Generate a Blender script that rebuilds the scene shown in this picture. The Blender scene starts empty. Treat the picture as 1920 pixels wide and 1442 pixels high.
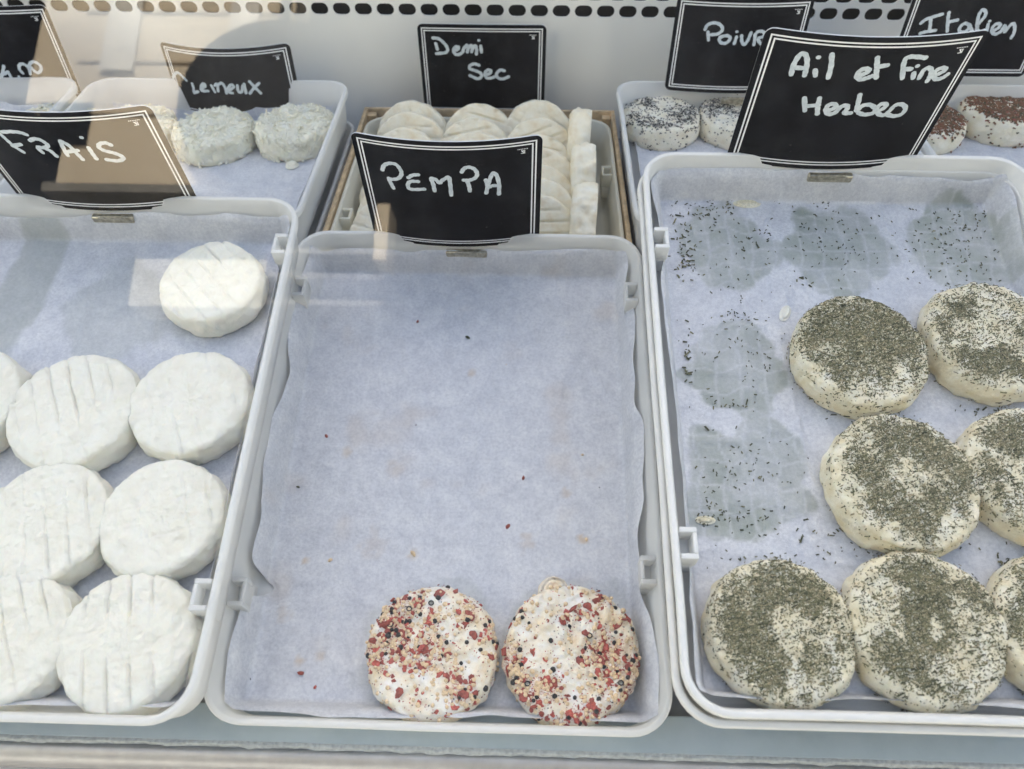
import bpy, math, random
import numpy as np
from mathutils import Vector, Matrix

# ------------------------------------------------------------------ camera, light, exposure
CZ = 1.35                                   # the lens is 1.35 m above the pavement
FPX, PX0, PY0 = 1450.0, 960.0, 721.0        # focal length and centre in photo pixels
PITCH, YAW = math.radians(46), math.radians(1.6)
TILT = math.radians(14.3)                   # slope of the front row of trays
EXPOSURE = 2.17
SUN_EL = math.radians(50)

scene = bpy.context.scene
COL = scene.collection
fw = np.array([-math.sin(YAW)*math.cos(PITCH), math.cos(YAW)*math.cos(PITCH), -math.sin(PITCH)])
rt = np.array([math.cos(YAW), math.sin(YAW), 0.0])
up = np.cross(rt, fw)
cam_d = bpy.data.cameras.new("camera")
cam = bpy.data.objects.new("camera", cam_d)
COL.objects.link(cam)
cam.matrix_world = Matrix(((rt[0], up[0], -fw[0], 0), (rt[1], up[1], -fw[1], 0), (rt[2], up[2], -fw[2], CZ), (0, 0, 0, 1)))
cam_d.sensor_width = 36
cam_d.lens = 36*FPX/1920
cam_d.clip_start, cam_d.clip_end = 0.01, 200
cam_d.dof.use_dof = True
cam_d.dof.focus_distance = 0.60
cam_d.dof.aperture_fstop = 8.5
scene.camera = cam

world = bpy.data.worlds.new("World")
scene.world = world
world.use_nodes = True
wn = world.node_tree
sky = wn.nodes.new("ShaderNodeTexSky")
sky.sky_type = 'NISHITA'
sky.sun_disc = False
sky.sun_elevation = SUN_EL
sky.sun_rotation = 0.0
sky.air_density = 1.0
sky.dust_density = 4.5
sky.ozone_density = 0.0
bg = wn.nodes["Background"]
wn.links.new(sky.outputs[0], bg.inputs[0])
bg.inputs[1].default_value = 0.12

sun_d = bpy.data.lights.new("sun", 'SUN')
sun_d.energy = 4.0
sun_d.angle = math.radians(0.5)
sun_d.color = (1.0, 0.95, 0.86)
sun = bpy.data.objects.new("sun", sun_d)
sun.rotation_euler = (-(math.pi/2 - SUN_EL), 0, 0)
sun.location = (0, 3, 6)
COL.objects.link(sun)

vs = scene.view_settings
vs.view_transform = 'Standard'
vs.look = 'None'
vs.exposure = EXPOSURE
vs.gamma = 1.0
scene.cycles.max_bounces = 8
scene.cycles.transparent_max_bounces = 12
scene.cycles.use_denoising = True

# ------------------------------------------------------------------ frames and helpers
ct, st = math.cos(TILT), math.sin(TILT)
XF, VF, NF = np.array([1.0, 0, 0]), np.array([0, ct, st]), np.array([0, -st, ct])
FRONT = Matrix(((1, 0, 0, 0), (0, ct, -st, 0), (0, st, ct, CZ), (0, 0, 0, 1)))   # tilted shelf of the front row
BACK = Matrix.Translation((0, 0, CZ))                                          # level shelf of the back row

def ray(x, y):
    return fw + rt*(x - PX0)/FPX - up*(y - PY0)/FPX
def at_front(x, y, n):
    """photo pixel -> (u, v) on the tilted plane at height n"""
    d = ray(x, y); p = d*(n/(d @ NF))
    return p @ XF, p @ VF
def at_back(x, y, z):
    d = ray(x, y); p = d*(z/d[2])
    return p[0], p[1]
def depth_front(u, v, n):
    p = u*XF + v*VF + n*NF
    return p @ fw

R = np.random.RandomState(7)
random.seed(5)

def _hash(ix, iy, iz, seed):
    h = (ix*374761393 + iy*668265263 + iz*2147483647 + seed*974634777) & 0xffffffff
    h = ((h ^ (h >> 13))*1274126177) & 0xffffffff
    h = ((h ^ (h >> 16))*2246822519) & 0xffffffff
    return ((h ^ (h >> 15)) & 0xffffff)/float(0xffffff)
def noise(x, y, z=0.0, seed=0):
    """smooth value noise, -1..1"""
    x, y, z = np.broadcast_arrays(np.asarray(x, float), np.asarray(y, float), np.asarray(z, float))
    ix, iy, iz = np.floor(x).astype(np.int64), np.floor(y).astype(np.int64), np.floor(z).astype(np.int64)
    fx, fy, fz = x-ix, y-iy, z-iz
    fx, fy, fz = fx*fx*(3-2*fx), fy*fy*(3-2*fy), fz*fz*(3-2*fz)
    r = 0
    for a in (0, 1):
        for b in (0, 1):
            for c in (0, 1):
                r = r + _hash(ix+a, iy+b, iz+c, seed)*(fx if a else 1-fx)*(fy if b else 1-fy)*(fz if c else 1-fz)
    return r*2-1
def fbm(x, y, z=0.0, seed=0, oct=4):
    s, a = 0, 1.0
    for k in range(oct):
        s = s + a*noise(x*2**k, y*2**k, np.asarray(z)*2**k, seed+k*17)
        a *= .5
    return s/1.6
def sstep(a, b, x):
    t = np.clip((x-a)/(b-a), 0, 1)
    return t*t*(3-2*t)

def link(o, parent=None, matrix=None):
    COL.objects.link(o)
    if parent is not None: o.parent = parent
    if matrix is not None: o.matrix_world = matrix
    return o
def tag(o, label=None, cat=None, group=None, kind=None):
    if label: o["label"] = label
    if cat: o["category"] = cat
    if group: o["group"] = group
    if kind: o["kind"] = kind
    return o
def empty(name, matrix):
    o = bpy.data.objects.new(name, None)
    o.empty_display_size = .02
    link(o); o.matrix_world = matrix
    return o
def mesh_from(name, verts, faces, mats, smooth=True, mi=None, attrs=None):
    me = bpy.data.meshes.new(name)
    me.from_pydata([tuple(map(float, v)) for v in verts] if not isinstance(verts, np.ndarray) else verts.tolist(), [], faces if isinstance(faces, list) else faces.tolist())
    for m in (mats if isinstance(mats, (list, tuple)) else [mats]): me.materials.append(m)
    if mi is not None: me.polygons.foreach_set("material_index", np.asarray(mi, dtype=np.int32))
    if smooth: me.polygons.foreach_set("use_smooth", np.ones(len(me.polygons), dtype=bool))
    for k, v in (attrs or {}).items():
        a = me.attributes.new(k, 'FLOAT', 'POINT')
        a.data.foreach_set("value", np.asarray(v, dtype=np.float32))
    me.update()
    return me
def obj(name, me, parent=None, matrix=None):
    return link(bpy.data.objects.new(name, me), parent, matrix)

class MB:
    """collects simple solids into one mesh"""
    def __init__(s): s.v, s.f = [], []
    def box(s, x0, x1, y0, y1, z0, z1, b=0.0):
        if b <= 0:
            o = len(s.v)
            s.v += [(x, y, z) for z in (z0, z1) for y in (y0, y1) for x in (x0, x1)]
            s.f += [[o+i for i in q] for q in ((0, 2, 3, 1), (4, 5, 7, 6), (0, 1, 5, 4), (2, 6, 7, 3), (0, 4, 6, 2), (1, 3, 7, 5))]
        else:
            import bmesh
            bm = bmesh.new(); bmesh.ops.create_cube(bm, size=1)
            for v in bm.verts: v.co = ((x0+x1)/2+v.co.x*(x1-x0), (y0+y1)/2+v.co.y*(y1-y0), (z0+z1)/2+v.co.z*(z1-z0))
            bmesh.ops.bevel(bm, geom=bm.edges[:], offset=b, segments=2, profile=.5, affect='EDGES')
            o = len(s.v); s.v += [tuple(v.co) for v in bm.verts]
            bm.verts.index_update(); s.f += [[o+v.index for v in f.verts] for f in bm.faces]; bm.free()
        return s
    def build(s, name, mat, parent=None, matrix=None, smooth=False):
        return obj(name, mesh_from(name, s.v, s.f, mat, smooth), parent, matrix)

# ------------------------------------------------------------------ materials
def new_mat(name):
    m = bpy.data.materials.new(name); m.use_nodes = True
    nt = m.node_tree
    return m, nt, nt.nodes["Principled BSDF"]
def N(nt, t, **kw):
    n = nt.nodes.new(t)
    for k, v in kw.items():
        if k.startswith('i_'):
            n.inputs[k[2:].replace('_', ' ')].default_value = v
        else: setattr(n, k, v)
    return n
def noise_node(nt, scale, detail=4, rough=.55, coord='Object'):
    tc = N(nt, "ShaderNodeTexCoord"); n = N(nt, "ShaderNodeTexNoise")
    n.inputs["Scale"].default_value = scale; n.inputs["Detail"].default_value = detail; n.inputs["Roughness"].default_value = rough
    nt.links.new(tc.outputs[coord], n.inputs["Vector"])
    return n
def ramp(nt, src, stops):
    r = N(nt, "ShaderNodeValToRGB"); e = r.color_ramp.elements
    while len(e) < len(stops): e.new(.5)
    for i, (p, c) in enumerate(stops):
        e[i].position = p; e[i].color = (*c, 1) if len(c) == 3 else c
    nt.links.new(src, r.inputs[0])
    return r
def mix(nt, fac, a, b):
    m = N(nt, "ShaderNodeMix", data_type='RGBA')
    for sock, val in ((m.inputs[0], fac), (m.inputs[6], a), (m.inputs[7], b)):
        if isinstance(val, bpy.types.NodeSocket): nt.links.new(val, sock)
        elif isinstance(val, tuple): sock.default_value = (*val, 1)
        else: sock.default_value = val
    return m.outputs[2]
def bump(nt, p, src, strength, dist):
    b = N(nt, "ShaderNodeBump"); b.inputs["Strength"].default_value = strength; b.inputs["Distance"].default_value = dist
    nt.links.new(src, b.inputs["Height"]); nt.links.new(b.outputs[0], p.inputs["Normal"])
    return b
def attr(nt, name):
    a = N(nt, "ShaderNodeAttribute"); a.attribute_name = name
    return a.outputs["Fac"]
def simple(name, col, rough=.5, metal=0.0, var=.12, scale=120, bumps=0.0, dist=.0004, coat=0.0):
    m, nt, p = new_mat(name)
    n = noise_node(nt, scale)
    lo = tuple(c*(1-var) for c in col); hi = tuple(min(1, c*(1+var)) for c in col)
    r = ramp(nt, n.outputs["Fac"], [(.3, lo), (.7, hi)])
    nt.links.new(r.outputs[0], p.inputs["Base Color"])
    p.inputs["Roughness"].default_value = rough; p.inputs["Metallic"].default_value = metal
    p.inputs["Coat Weight"].default_value = coat
    if bumps: bump(nt, p, n.outputs["Fac"], bumps, dist)
    return m

def plastic(name, col, translucent=.3, clear=.0):
    m, nt, p = new_mat(name)
    n = noise_node(nt, 40, 5, .6)
    n2 = noise_node(nt, 600, 2, .5)
    r = ramp(nt, n.outputs["Fac"], [(.3, tuple(c*.93 for c in col)), (.6, col), (.8, tuple(c*.97 for c in col))])
    tcs = N(nt, "ShaderNodeTexCoord"); mps = N(nt, "ShaderNodeMapping"); mps.inputs["Scale"].default_value = (900, 60, 60)
    ns = N(nt, "ShaderNodeTexNoise"); ns.inputs["Detail"].default_value = 3
    nt.links.new(tcs.outputs["Object"], mps.inputs[0]); nt.links.new(mps.outputs[0], ns.inputs["Vector"])
    rs_ = ramp(nt, ns.outputs["Fac"], [(.70, (0, 0, 0)), (.78, (1, 1, 1))])
    nt.links.new(mix(nt, rs_.outputs[0], r.outputs[0], tuple(c*.62 for c in col)), p.inputs["Base Color"])
    p.inputs["Roughness"].default_value = .38
    bump(nt, p, n2.outputs["Fac"], .12, .0003)
    tr = N(nt, "ShaderNodeBsdfTranslucent"); tr.inputs[0].default_value = (*col, 1)
    ms = N(nt, "ShaderNodeMixShader"); ms.inputs[0].default_value = translucent
    nt.links.new(p.outputs[0], ms.inputs[1]); nt.links.new(tr.outputs[0], ms.inputs[2])
    out = nt.nodes["Material Output"]
    last = ms
    if clear:
        tp = N(nt, "ShaderNodeBsdfTransparent"); m2 = N(nt, "ShaderNodeMixShader"); m2.inputs[0].default_value = clear
        nt.links.new(ms.outputs[0], m2.inputs[1]); nt.links.new(tp.outputs[0], m2.inputs[2]); last = m2
    nt.links.new(last.outputs[0], out.inputs[0])
    return m
M_tray = plastic("tray_plastic", (.90, .90, .88), .45, .06)
M_tray_white = plastic("tray_plastic_white", (.90, .895, .865), .25, 0)
M_tray_cream = plastic("tray_plastic_cream", (.86, .82, .68), .25, 0)

def cheese_mat(name, cols, rough=.6, bscale=900, bstr=.5, sss=.35, dust=None, dustcol=(.2, .2, .12)):
    m, nt, p = new_mat(name)
    n = noise_node(nt, 70, 6, .6)
    r = ramp(nt, n.outputs["Fac"], [(.30, cols[0]), (.5, cols[1]), (.70, cols[2])])
    c = r.outputs[0]
    if dust:
        n3 = noise_node(nt, 700, 4, .7)
        r3 = ramp(nt, n3.outputs["Fac"], [(.42, (0, 0, 0)), (.60, (1, 1, 1))])
        mm = N(nt, "ShaderNodeMath", operation='MULTIPLY')
        nt.links.new(attr(nt, dust), mm.inputs[0]); nt.links.new(r3.outputs[0], mm.inputs[1])
        c = mix(nt, mm.outputs[0], c, dustcol)
    nt.links.new(c, p.inputs["Base Color"])
    p.inputs["Roughness"].default_value = rough
    p.inputs["Subsurface Weight"].default_value = sss
    p.inputs["Subsurface Radius"].default_value = (1.0, .8, .55)
    p.inputs["Subsurface Scale"].default_value = .0025
    p.inputs["Specular IOR Level"].default_value = .35
    p.inputs["Coat Weight"].default_value = .12 if rough < .55 else .03
    p.inputs["Coat Roughness"].default_value = .25
    n2 = noise_node(nt, bscale*.35, 8, .72)
    bump(nt, p, n2.outputs["Fac"], min(1, bstr*1.6), .0016)
    return m
M_frais = cheese_mat("fresh_cheese", [(.82, .785, .66), (.885, .855, .74), (.91, .89, .78)], rough=.42)
M_demi = cheese_mat("half_dry_cheese", [(.84, .70, .47), (.93, .84, .64), (.95, .89, .74)], bstr=.35, sss=.08)
M_crem = cheese_mat("creamy_cheese", [(.84, .78, .58), (.93, .88, .70), (.95, .92, .78)], bstr=.8)
M_herb = cheese_mat("herb_cheese", [(.74, .63, .40), (.85, .78, .58), (.92, .88, .76)], dust="dust", dustcol=(.215, .208, .118))
M_pempa = cheese_mat("pepper_mix_cheese", [(.84, .66, .42), (.92, .84, .69), (.95, .92, .88)], rough=.5, dust="dust", dustcol=(.52, .26, .17))
M_poivre = cheese_mat("black_pepper_cheese", [(.76, .67, .48), (.86, .80, .65), (.90, .86, .73)], dust="dust", dustcol=(.16, .15, .14))
M_ital = cheese_mat("red_spice_cheese", [(.80, .72, .52), (.87, .81, .65), (.91, .87, .75)], dust="dust", dustcol=(.26, .11, .05))

def paper_mat():
    m, nt, p = new_mat("baking_paper")
    n = noise_node(nt, 55, 8, .68)
    r = ramp(nt, n.outputs["Fac"], [(.32, (.65, .66, .695)), (.50, (.745, .75, .775)), (.66, (.84, .84, .845))])
    nf = noise_node(nt, 420, 6, .75)
    rf = ramp(nt, nf.outputs["Fac"], [(.38, (.74, .75, .78)), (.58, (1, 1, 1))])
    mlt = N(nt, "ShaderNodeMix", data_type='RGBA', blend_type='MULTIPLY'); mlt.inputs[0].default_value = .8
    nt.links.new(r.outputs[0], mlt.inputs[6]); nt.links.new(rf.outputs[0], mlt.inputs[7])
    gm = N(nt, "ShaderNodeMath", operation='MULTIPLY')
    ng = noise_node(nt, 160, 5, .7); rg = ramp(nt, ng.outputs["Fac"], [(.28, (.72, .72, .72)), (.62, (1, 1, 1))])
    nt.links.new(attr(nt, "grease"), gm.inputs[0]); nt.links.new(rg.outputs[0], gm.inputs[1])
    c = mix(nt, gm.outputs[0], mlt.outputs[2], (.31, .345, .295))
    c = mix(nt, attr(nt, "brown"), c, (.62, .46, .30))
    nt.links.new(c, p.inputs["Base Color"])
    p.inputs["Roughness"].default_value = .5
    n2 = noise_node(nt, 130, 8, .65)
    bump(nt, p, n2.outputs["Fac"], .6, .0016)
    tr = N(nt, "ShaderNodeBsdfTranslucent"); tr.inputs[0].default_value = (.7, .72, .76, 1)
    ms = N(nt, "ShaderNodeMixShader"); ms.inputs[0].default_value = .18
    nt.links.new(p.outputs[0], ms.inputs[1]); nt.links.new(tr.outputs[0], ms.inputs[2])
    nt.links.new(ms.outputs[0], nt.nodes["Material Output"].inputs[0])
    return m
M_paper = paper_mat()
M_slate = simple("sign_black", (.005, .006, .009), .35, var=.35, scale=60)
M_slate.node_tree.nodes["Principled BSDF"].inputs["Specular IOR Level"].default_value = .05
_nt = M_slate.node_tree; _p = _nt.nodes["Principled BSDF"]
_src = _p.inputs["Base Color"].links[0].from_socket
_n1 = noise_node(_nt, 14, 6, .7); _r1 = ramp(_nt, _n1.outputs["Fac"], [(.50, (0, 0, 0)), (.80, (.5, .5, .5))])
_n2 = noise_node(_nt, 520, 3, .5); _r2 = ramp(_nt, _n2.outputs["Fac"], [(.735, (0, 0, 0)), (.76, (1, 1, 1))])
_c = mix(_nt, _r1.outputs[0], _src, (.035, .037, .040))
_nt.links.new(mix(_nt, _r2.outputs[0], _c, (.16, .16, .15)), _p.inputs["Base Color"])
M_line = simple("sign_line", (.86, .87, .88), .4, var=.03)
M_edge = simple("sign_edge", (.65, .66, .66), .5, var=.05)
def chalk():
    m, nt, p = new_mat("chalk_pen")
    n = noise_node(nt, 700, 5, .7); n1 = noise_node(nt, 150, 3, .6)
    r = ramp(nt, n.outputs["Fac"], [(.30, (.36, .42, .47)), (.55, (.60, .66, .70)), (.75, (.76, .80, .82))])
    r1 = ramp(nt, n1.outputs["Fac"], [(.35, (.44, .51, .56)), (.65, (.72, .77, .80))])
    nt.links.new(mix(nt, .45, r.outputs[0], r1.outputs[0]), p.inputs["Base Color"])
    p.inputs["Roughness"].default_value = .8
    return m
M_chalk = chalk()
M_brass = simple("clip_brass", (.50, .45, .34), .32, metal=.85, var=.35, scale=300)
M_herb_d = simple("herb_dark", (.066, .068, .034), .8, var=.4, scale=900)
M_herb_o = simple("herb_olive", (.165, .158, .082), .8, var=.35, scale=900)
M_herb_g = simple("herb_straw", (.33, .28, .165), .8, var=.3, scale=900)
M_red = simple("pink_pepper", (.42, .085, .062), .45, var=.45, scale=700)
M_red2 = simple("red_pepper_dry", (.28, .065, .048), .6, var=.4, scale=700)
M_mustard = simple("mustard_seed_skin", (.74, .56, .35), .42, var=.25, scale=600)
M_black = simple("pepper_black", (.022, .021, .022), .55, var=.5, scale=900, bumps=.6)
M_grey = simple("pepper_grey", (.30, .29, .26), .7, var=.3, scale=900)
M_rust = simple("red_spice", (.19, .085, .038), .7, var=.5, scale=600)
M_wood = simple("crate_wood", (.56, .41, .24), .65, var=.25, scale=90)
M_wall = simple("white_steel", (.88, .87, .82), .45, var=.05, scale=8)
M_dark = simple("dark_void", (.012, .014, .014), .8)
M_floor = simple("case_floor", (.20, .205, .21), .45, var=.25, scale=30)
def ledge_mat():
    m, nt, p = new_mat("ledge_paint")
    n = noise_node(nt, 25, 6, .65); n1 = noise_node(nt, 420, 4, .7)
    r = ramp(nt, n.outputs["Fac"], [(.3, (.36, .42, .43)), (.6, (.42, .48, .49)), (.8, (.45, .49, .50))])
    r1 = ramp(nt, n1.outputs["Fac"], [(.68, (0, 0, 0)), (.76, (1, 1, 1))])
    nt.links.new(mix(nt, r1.outputs[0], r.outputs[0], (.24, .26, .25)), p.inputs["Base Color"])
    p.inputs["Roughness"].default_value = .4
    bump(nt, p, n1.outputs["Fac"], .15, .0003)
    return m
M_ledge = ledge_mat()
M_seal = simple("old_sealant", (.44, .455, .435), .8, var=.22, scale=350, bumps=.5, dist=.001)
M_steel = simple("nosing_steel", (.30, .305, .30), .4, metal=.5, var=.15, scale=60)
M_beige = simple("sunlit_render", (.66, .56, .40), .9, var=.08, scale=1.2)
M_joint = simple("render_joint_tan", (.50, .42, .30), .9)  # darker tan for the joint strips
M_shut = simple("painted_shutter", (.72, .68, .58), .8, var=.1, scale=5)
M_blind = simple("pale_blind", (.50, .47, .37), .8, var=.06, scale=3)
M_slat = simple("grey_slat", (.20, .19, .16), .8, var=.1, scale=3)
M_darkwall = simple("near_black", (.014, .014, .014), .85, var=.3, scale=2)
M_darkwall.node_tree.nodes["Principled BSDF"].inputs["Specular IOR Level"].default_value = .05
M_ground = simple("pavement_stone", (.42, .40, .37), .9, var=.2, scale=6)
M_board = simple("plain_grey_board", (.55, .55, .52), .6, var=.05, scale=4)

def glass_mats():
    m, nt, p = new_mat("pane_glass"); nt.nodes.remove(p)
    lw = N(nt, "ShaderNodeLayerWeight"); lw.inputs[0].default_value = .5
    f = N(nt, "ShaderNodeMath", operation='POWER'); f.inputs[1].default_value = 5.0
    nt.links.new(lw.outputs["Facing"], f.inputs[0])
    mu = N(nt, "ShaderNodeMath", operation='MULTIPLY_ADD'); mu.inputs[1].default_value = .92; mu.inputs[2].default_value = .08; mu.use_clamp = True
    g = N(nt, "ShaderNodeBsdfGlossy"); g.inputs["Roughness"].default_value = .0
    t = N(nt, "ShaderNodeBsdfTransparent"); t.inputs[0].default_value = (.96, .975, .97, 1)
    ms = N(nt, "ShaderNodeMixShader")
    nt.links.new(f.outputs[0], mu.inputs[0]); nt.links.new(mu.outputs[0], ms.inputs[0])
    nt.links.new(t.outputs[0], ms.inputs[1]); nt.links.new(g.outputs[0], ms.inputs[2])
    df = N(nt, "ShaderNodeBsdfDiffuse"); df.inputs[0].default_value = (.8, .8, .78, 1)
    tc = N(nt, "ShaderNodeTexCoord"); mp = N(nt, "ShaderNodeMapping"); mp.inputs["Scale"].default_value = (7, 2.2, 1); mp.inputs["Rotation"].default_value = (0, 0, .5)
    nz = N(nt, "ShaderNodeTexNoise"); nz.inputs["Scale"].default_value = 1.6; nz.inputs["Detail"].default_value = 7; nz.inputs["Roughness"].default_value = .6
    nt.links.new(tc.outputs["Object"], mp.inputs[0]); nt.links.new(mp.outputs[0], nz.inputs["Vector"])
    mr = N(nt, "ShaderNodeMapRange"); mr.inputs[1].default_value = .40; mr.inputs[2].default_value = .72; mr.inputs[3].default_value = .001; mr.inputs[4].default_value = .026
    nt.links.new(nz.outputs["Fac"], mr.inputs[0])
    m3 = N(nt, "ShaderNodeMixShader"); nt.links.new(mr.outputs[0], m3.inputs[0])
    nt.links.new(ms.outputs[0], m3.inputs[1]); nt.links.new(df.outputs[0], m3.inputs[2])
    nt.links.new(m3.outputs[0], nt.nodes["Material Output"].inputs[0])
    m2, nt2, p2 = new_mat("pane_inner_face"); nt2.nodes.remove(p2)
    t2 = N(nt2, "ShaderNodeBsdfTransparent"); t2.inputs[0].default_value = (.99, 1, .995, 1)
    nt2.links.new(t2.outputs[0], nt2.nodes["Material Output"].inputs[0])
    return m, m2
M_glass, M_glass_in = glass_mats()

# ------------------------------------------------------------------ the case (setting)
def slot_wall():
    """white steel back wall with two staggered rows of rounded slots cut through it"""
    Y = .925; T = .0022
    pitch, hw, hr = .02535, .0101, .00660
    z_row = [-.3405, -.3405+.0182]
    v, f = [], []
    x_lo, x_hi = -52*pitch/2-.5*pitch*6, 52*pitch/2+.5*pitch*6
    n = 62
    def quad(a, b, c, d): f.append([a, b, c, d])
    zc0 = [z_row[0]-.0091, z_row[0]+.0091, z_row[1]+.0091]
    for r in (0, 1):
        x0 = -n/2*pitch + .0055 + (0 if r == 0 else -pitch*.5)
        for k in range(n):
            cx = x0 + k*pitch
            cz = z_row[r]
            ang = [math.pi/2 - 2*math.pi*i/24 for i in range(24)]
            inner, outer = [], []
            for a in ang:
                c, s = math.cos(a), math.sin(a)
                px = (hw-hr)*(1 if c > 1e-6 else -1 if c < -1e-6 else 0) + hr*c
                inner.append((cx+px, cz+hr*s))
                # project to rect
                hx, hz = pitch/2, .0091
                tt = min(hx/abs(c) if abs(c) > 1e-6 else 9, hz/abs(s) if abs(s) > 1e-6 else 9)
                outer.append([cx+c*tt, cz+s*tt])
            # snap the nearest outer points onto the rectangle's corners
            for sx in (-1, 1):
                for sz in (-1, 1):
                    j = min(range(24), key=lambda i: (outer[i][0]-cx-sx*pitch/2)**2+(outer[i][1]-cz-sz*.0091)**2)
                    outer[j] = [cx+sx*pitch/2, cz+sz*.0091]
            o = len(v)
            v += [(p[0], Y, p[1]) for p in outer] + [(p[0], Y, p[1]) for p in inner] + [(p[0], Y+T, p[1]) for p in inner]
            for i in range(24):
                j = (i+1) % 24
                quad(o+i, o+24+i, o+24+j, o+j)
                quad(o+24+i, o+48+i, o+48+j, o+24+j)
    me = mesh_from("back_wall", v, f, M_wall, False)
    w = obj("back_wall", me, None, BACK); tag(w, kind="structure")
    mb = MB()
    mb.box(-1.2, 1.2, Y, Y+T, -.60, zc0[0])
    mb.box(-1.2, 1.2, Y, Y+T, zc0[2], .05)
    mb.build("wall_plate", M_wall, w)
    mb = MB(); mb.box(-1.3, 1.3, Y+.03, Y+.034, -.60, .05)
    d = mb.build("air_duct", M_dark, None, BACK); tag(d, kind="structure")
slot_wall()

mb = MB(); mb.box(-1.2, 1.2, .5, .9245, -.505, -.497)
tag(mb.build("back_shelf", M_floor, None, BACK), kind="structure")
mb = MB(); mb.box(-1.2, 1.2, -.02, .452, -.60, -.592)
tag(mb.build("front_shelf", M_floor, None, FRONT), kind="structure")
# front ledge: painted strip, old sealant line and rounded steel nosing
LN = -.562
_, v_a = at_front(900, 1332, LN); _, v_b = at_front(900, 1404, LN); _, v_c = at_front(900, 1417, LN); 
mb = MB(); mb.box(-1.2, 1.2, v_b, v_a, LN-.03, LN, .0012)
ledge = mb.build("front_ledge", M_ledge, None, FRONT, True); tag(ledge, kind="structure")
xs = np.linspace(-1.2, 1.2, 700)
v, f = [], []
for i, x in enumerate(xs):
    w0 = v_b + .0006*noise(x*160, 1.) - .0002; w1 = v_c + .0010*noise(x*90, 7.) + .0006*noise(x*400, 3.)
    h = .0012 + .0007*noise(x*300, 5.)
    v += [(x, w0+.0012, LN-.0006), (x, w0-.001, LN+h*.5-.0005), (x, (w0+w1)/2, LN-.0012+h), (x, w1, LN-.004)]
    if i:
        o = 4*(i-1)
        for k in range(3): f.append([o+k, o+4+k, o+5+k, o+k+1])
s = obj("sealant_line", mesh_from("sealant_line", v, f, M_seal), None, FRONT); tag(s, kind="structure")
v, f = [], []
prof = [(v_c+.002, LN-.006), (v_c+.0005, LN-.0025), (v_c-.003, LN-.0025), (v_c-.007, LN-.004), (v_c-.011, LN-.009), (v_c-.013, LN-.018), (v_c-.0135, LN-.06)]
for x in (-1.2, 1.2): v += [(x, a, b) for a, b in prof]
k = len(prof)
for i in range(k-1): f.append([i, i+1, k+i+1, k+i])
s = obj("front_nosing", mesh_from("front_nosing", v, f, M_steel), None, FRONT); tag(s, kind="structure")

# sloping glass front
GA = math.radians(60)
gy0, gz0 = .030, -.60
L = 1.05
gm = Matrix.Translation((0, gy0, CZ+gz0)) @ Matrix.Rotation(GA, 4, 'X')
v = [(-1.2, 0, 0), (1.2, 0, 0), (1.2, L, 0), (-1.2, L, 0), (-1.2, 0, -.006), (1.2, 0, -.006), (1.2, L, -.006), (-1.2, L, -.006)]
f = [[0, 1, 2, 3], [7, 6, 5, 4], [0, 4, 5, 1], [1, 5, 6, 2], [2, 6, 7, 3], [3, 7, 4, 0]]
g = obj("glass_front", mesh_from("glass_front", v, f, [M_glass, M_glass_in], False, [0, 1, 1, 1, 1, 1]), None, gm)
tag(g, "clear sloping glass front of the cheese case with street reflections at its left", "glass pane")

# ------------------------------------------------------------------ trays
def rrect(w, l, d, r0, n=8, side=10):
    """rounded rectangle ring inset by d; x centred, y from 0 to l"""
    hw = w/2-d; y0, y1 = d, l-d; r = max(r0-d, .005)
    pts = []
    corners = [((hw-r), y0+r, -90), ((hw-r), y1-r, 0), (-(hw-r), y1-r, 90), (-(hw-r), y0+r, 180)]
    for i, (cx, cy, a0) in enumerate(corners):
        for k in range(n+1):
            a = math.radians(a0+90*k/n)
            pts.append((cx+r*math.cos(a), cy+r*math.sin(a)))
        nx, ny, na = corners[(i+1) % 4]
        a = math.radians(na); p1 = (nx+r*math.cos(a), ny+r*math.sin(a)); p0 = pts[-1]
        for k in range(1, side):
            t = k/side; pts.append((p0[0]+(p1[0]-p0[0])*t, p0[1]+(p1[1]-p0[1])*t))
    return pts
def tray_mesh(w, l, depth, r0=.027, rim=.0040, wavy=.0006, seed=1):
    prof = [(.0028, -.0075), (.0004, -.0078), (0, -.006), (0, -.0009), (.0007, 0), (rim-.0010, 0), (rim, -.0009), (rim+.0006, -.0075), (rim+.0018, -.0084),
            (rim+.0040, -depth+.010), (rim+.0056, -depth+.003), (rim+.0092, -depth)]
    back = [(rim+.0092, -depth-.0022), (rim+.0040, -depth-.0020), (rim+.0020, -depth+.009), (rim+.0002, -.0092), (.0034, -.0090)]
    v, f = [], []
    full = list(reversed(prof)) + [(.0034, -.0090)] + [back[3], back[2], back[1], back[0]]
    n = None
    for d, z in full:
        ring = rrect(w, l, d, r0)
        n = len(ring)
        for (x, y) in ring:
            wob = wavy*noise(x*14, y*14, 0, seed)
            v.append((x+wob*(1 if x > 0 else -1), y+wob*.6*(1 if y > l/2 else -1), z))
    for i in range(len(full)-1):
        for k in range(n):
            a, b = i*n+k, i*n+(k+1) % n
            f.append([a, a+n, b+n, b])
    f.append(list(range(n)))
    f.append(list(range((len(full)-1)*n, len(full)*n))[::-1])
    return mesh_from("tray_shell", v, f, M_tray, True)
def socket_mesh(flip):
    """small open clip socket moulded on the inner face of the side wall"""
    s = -1 if flip else 1
    mb = MB()
    def bx(a, b, *r): mb.box(min(s*a, s*b), max(s*a, s*b), *r, .0006)
    bx(0, .0105, -.011, -.0075, -.016, -.0012)
    bx(0, .0105, .0055, .009, -.016, -.0012)
    bx(.0080, .0105, -.0075, .0055, -.016, -.0012)
    bx(.0, .0095, -.011, .009, -.030, -.0160)
    return mb
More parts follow.
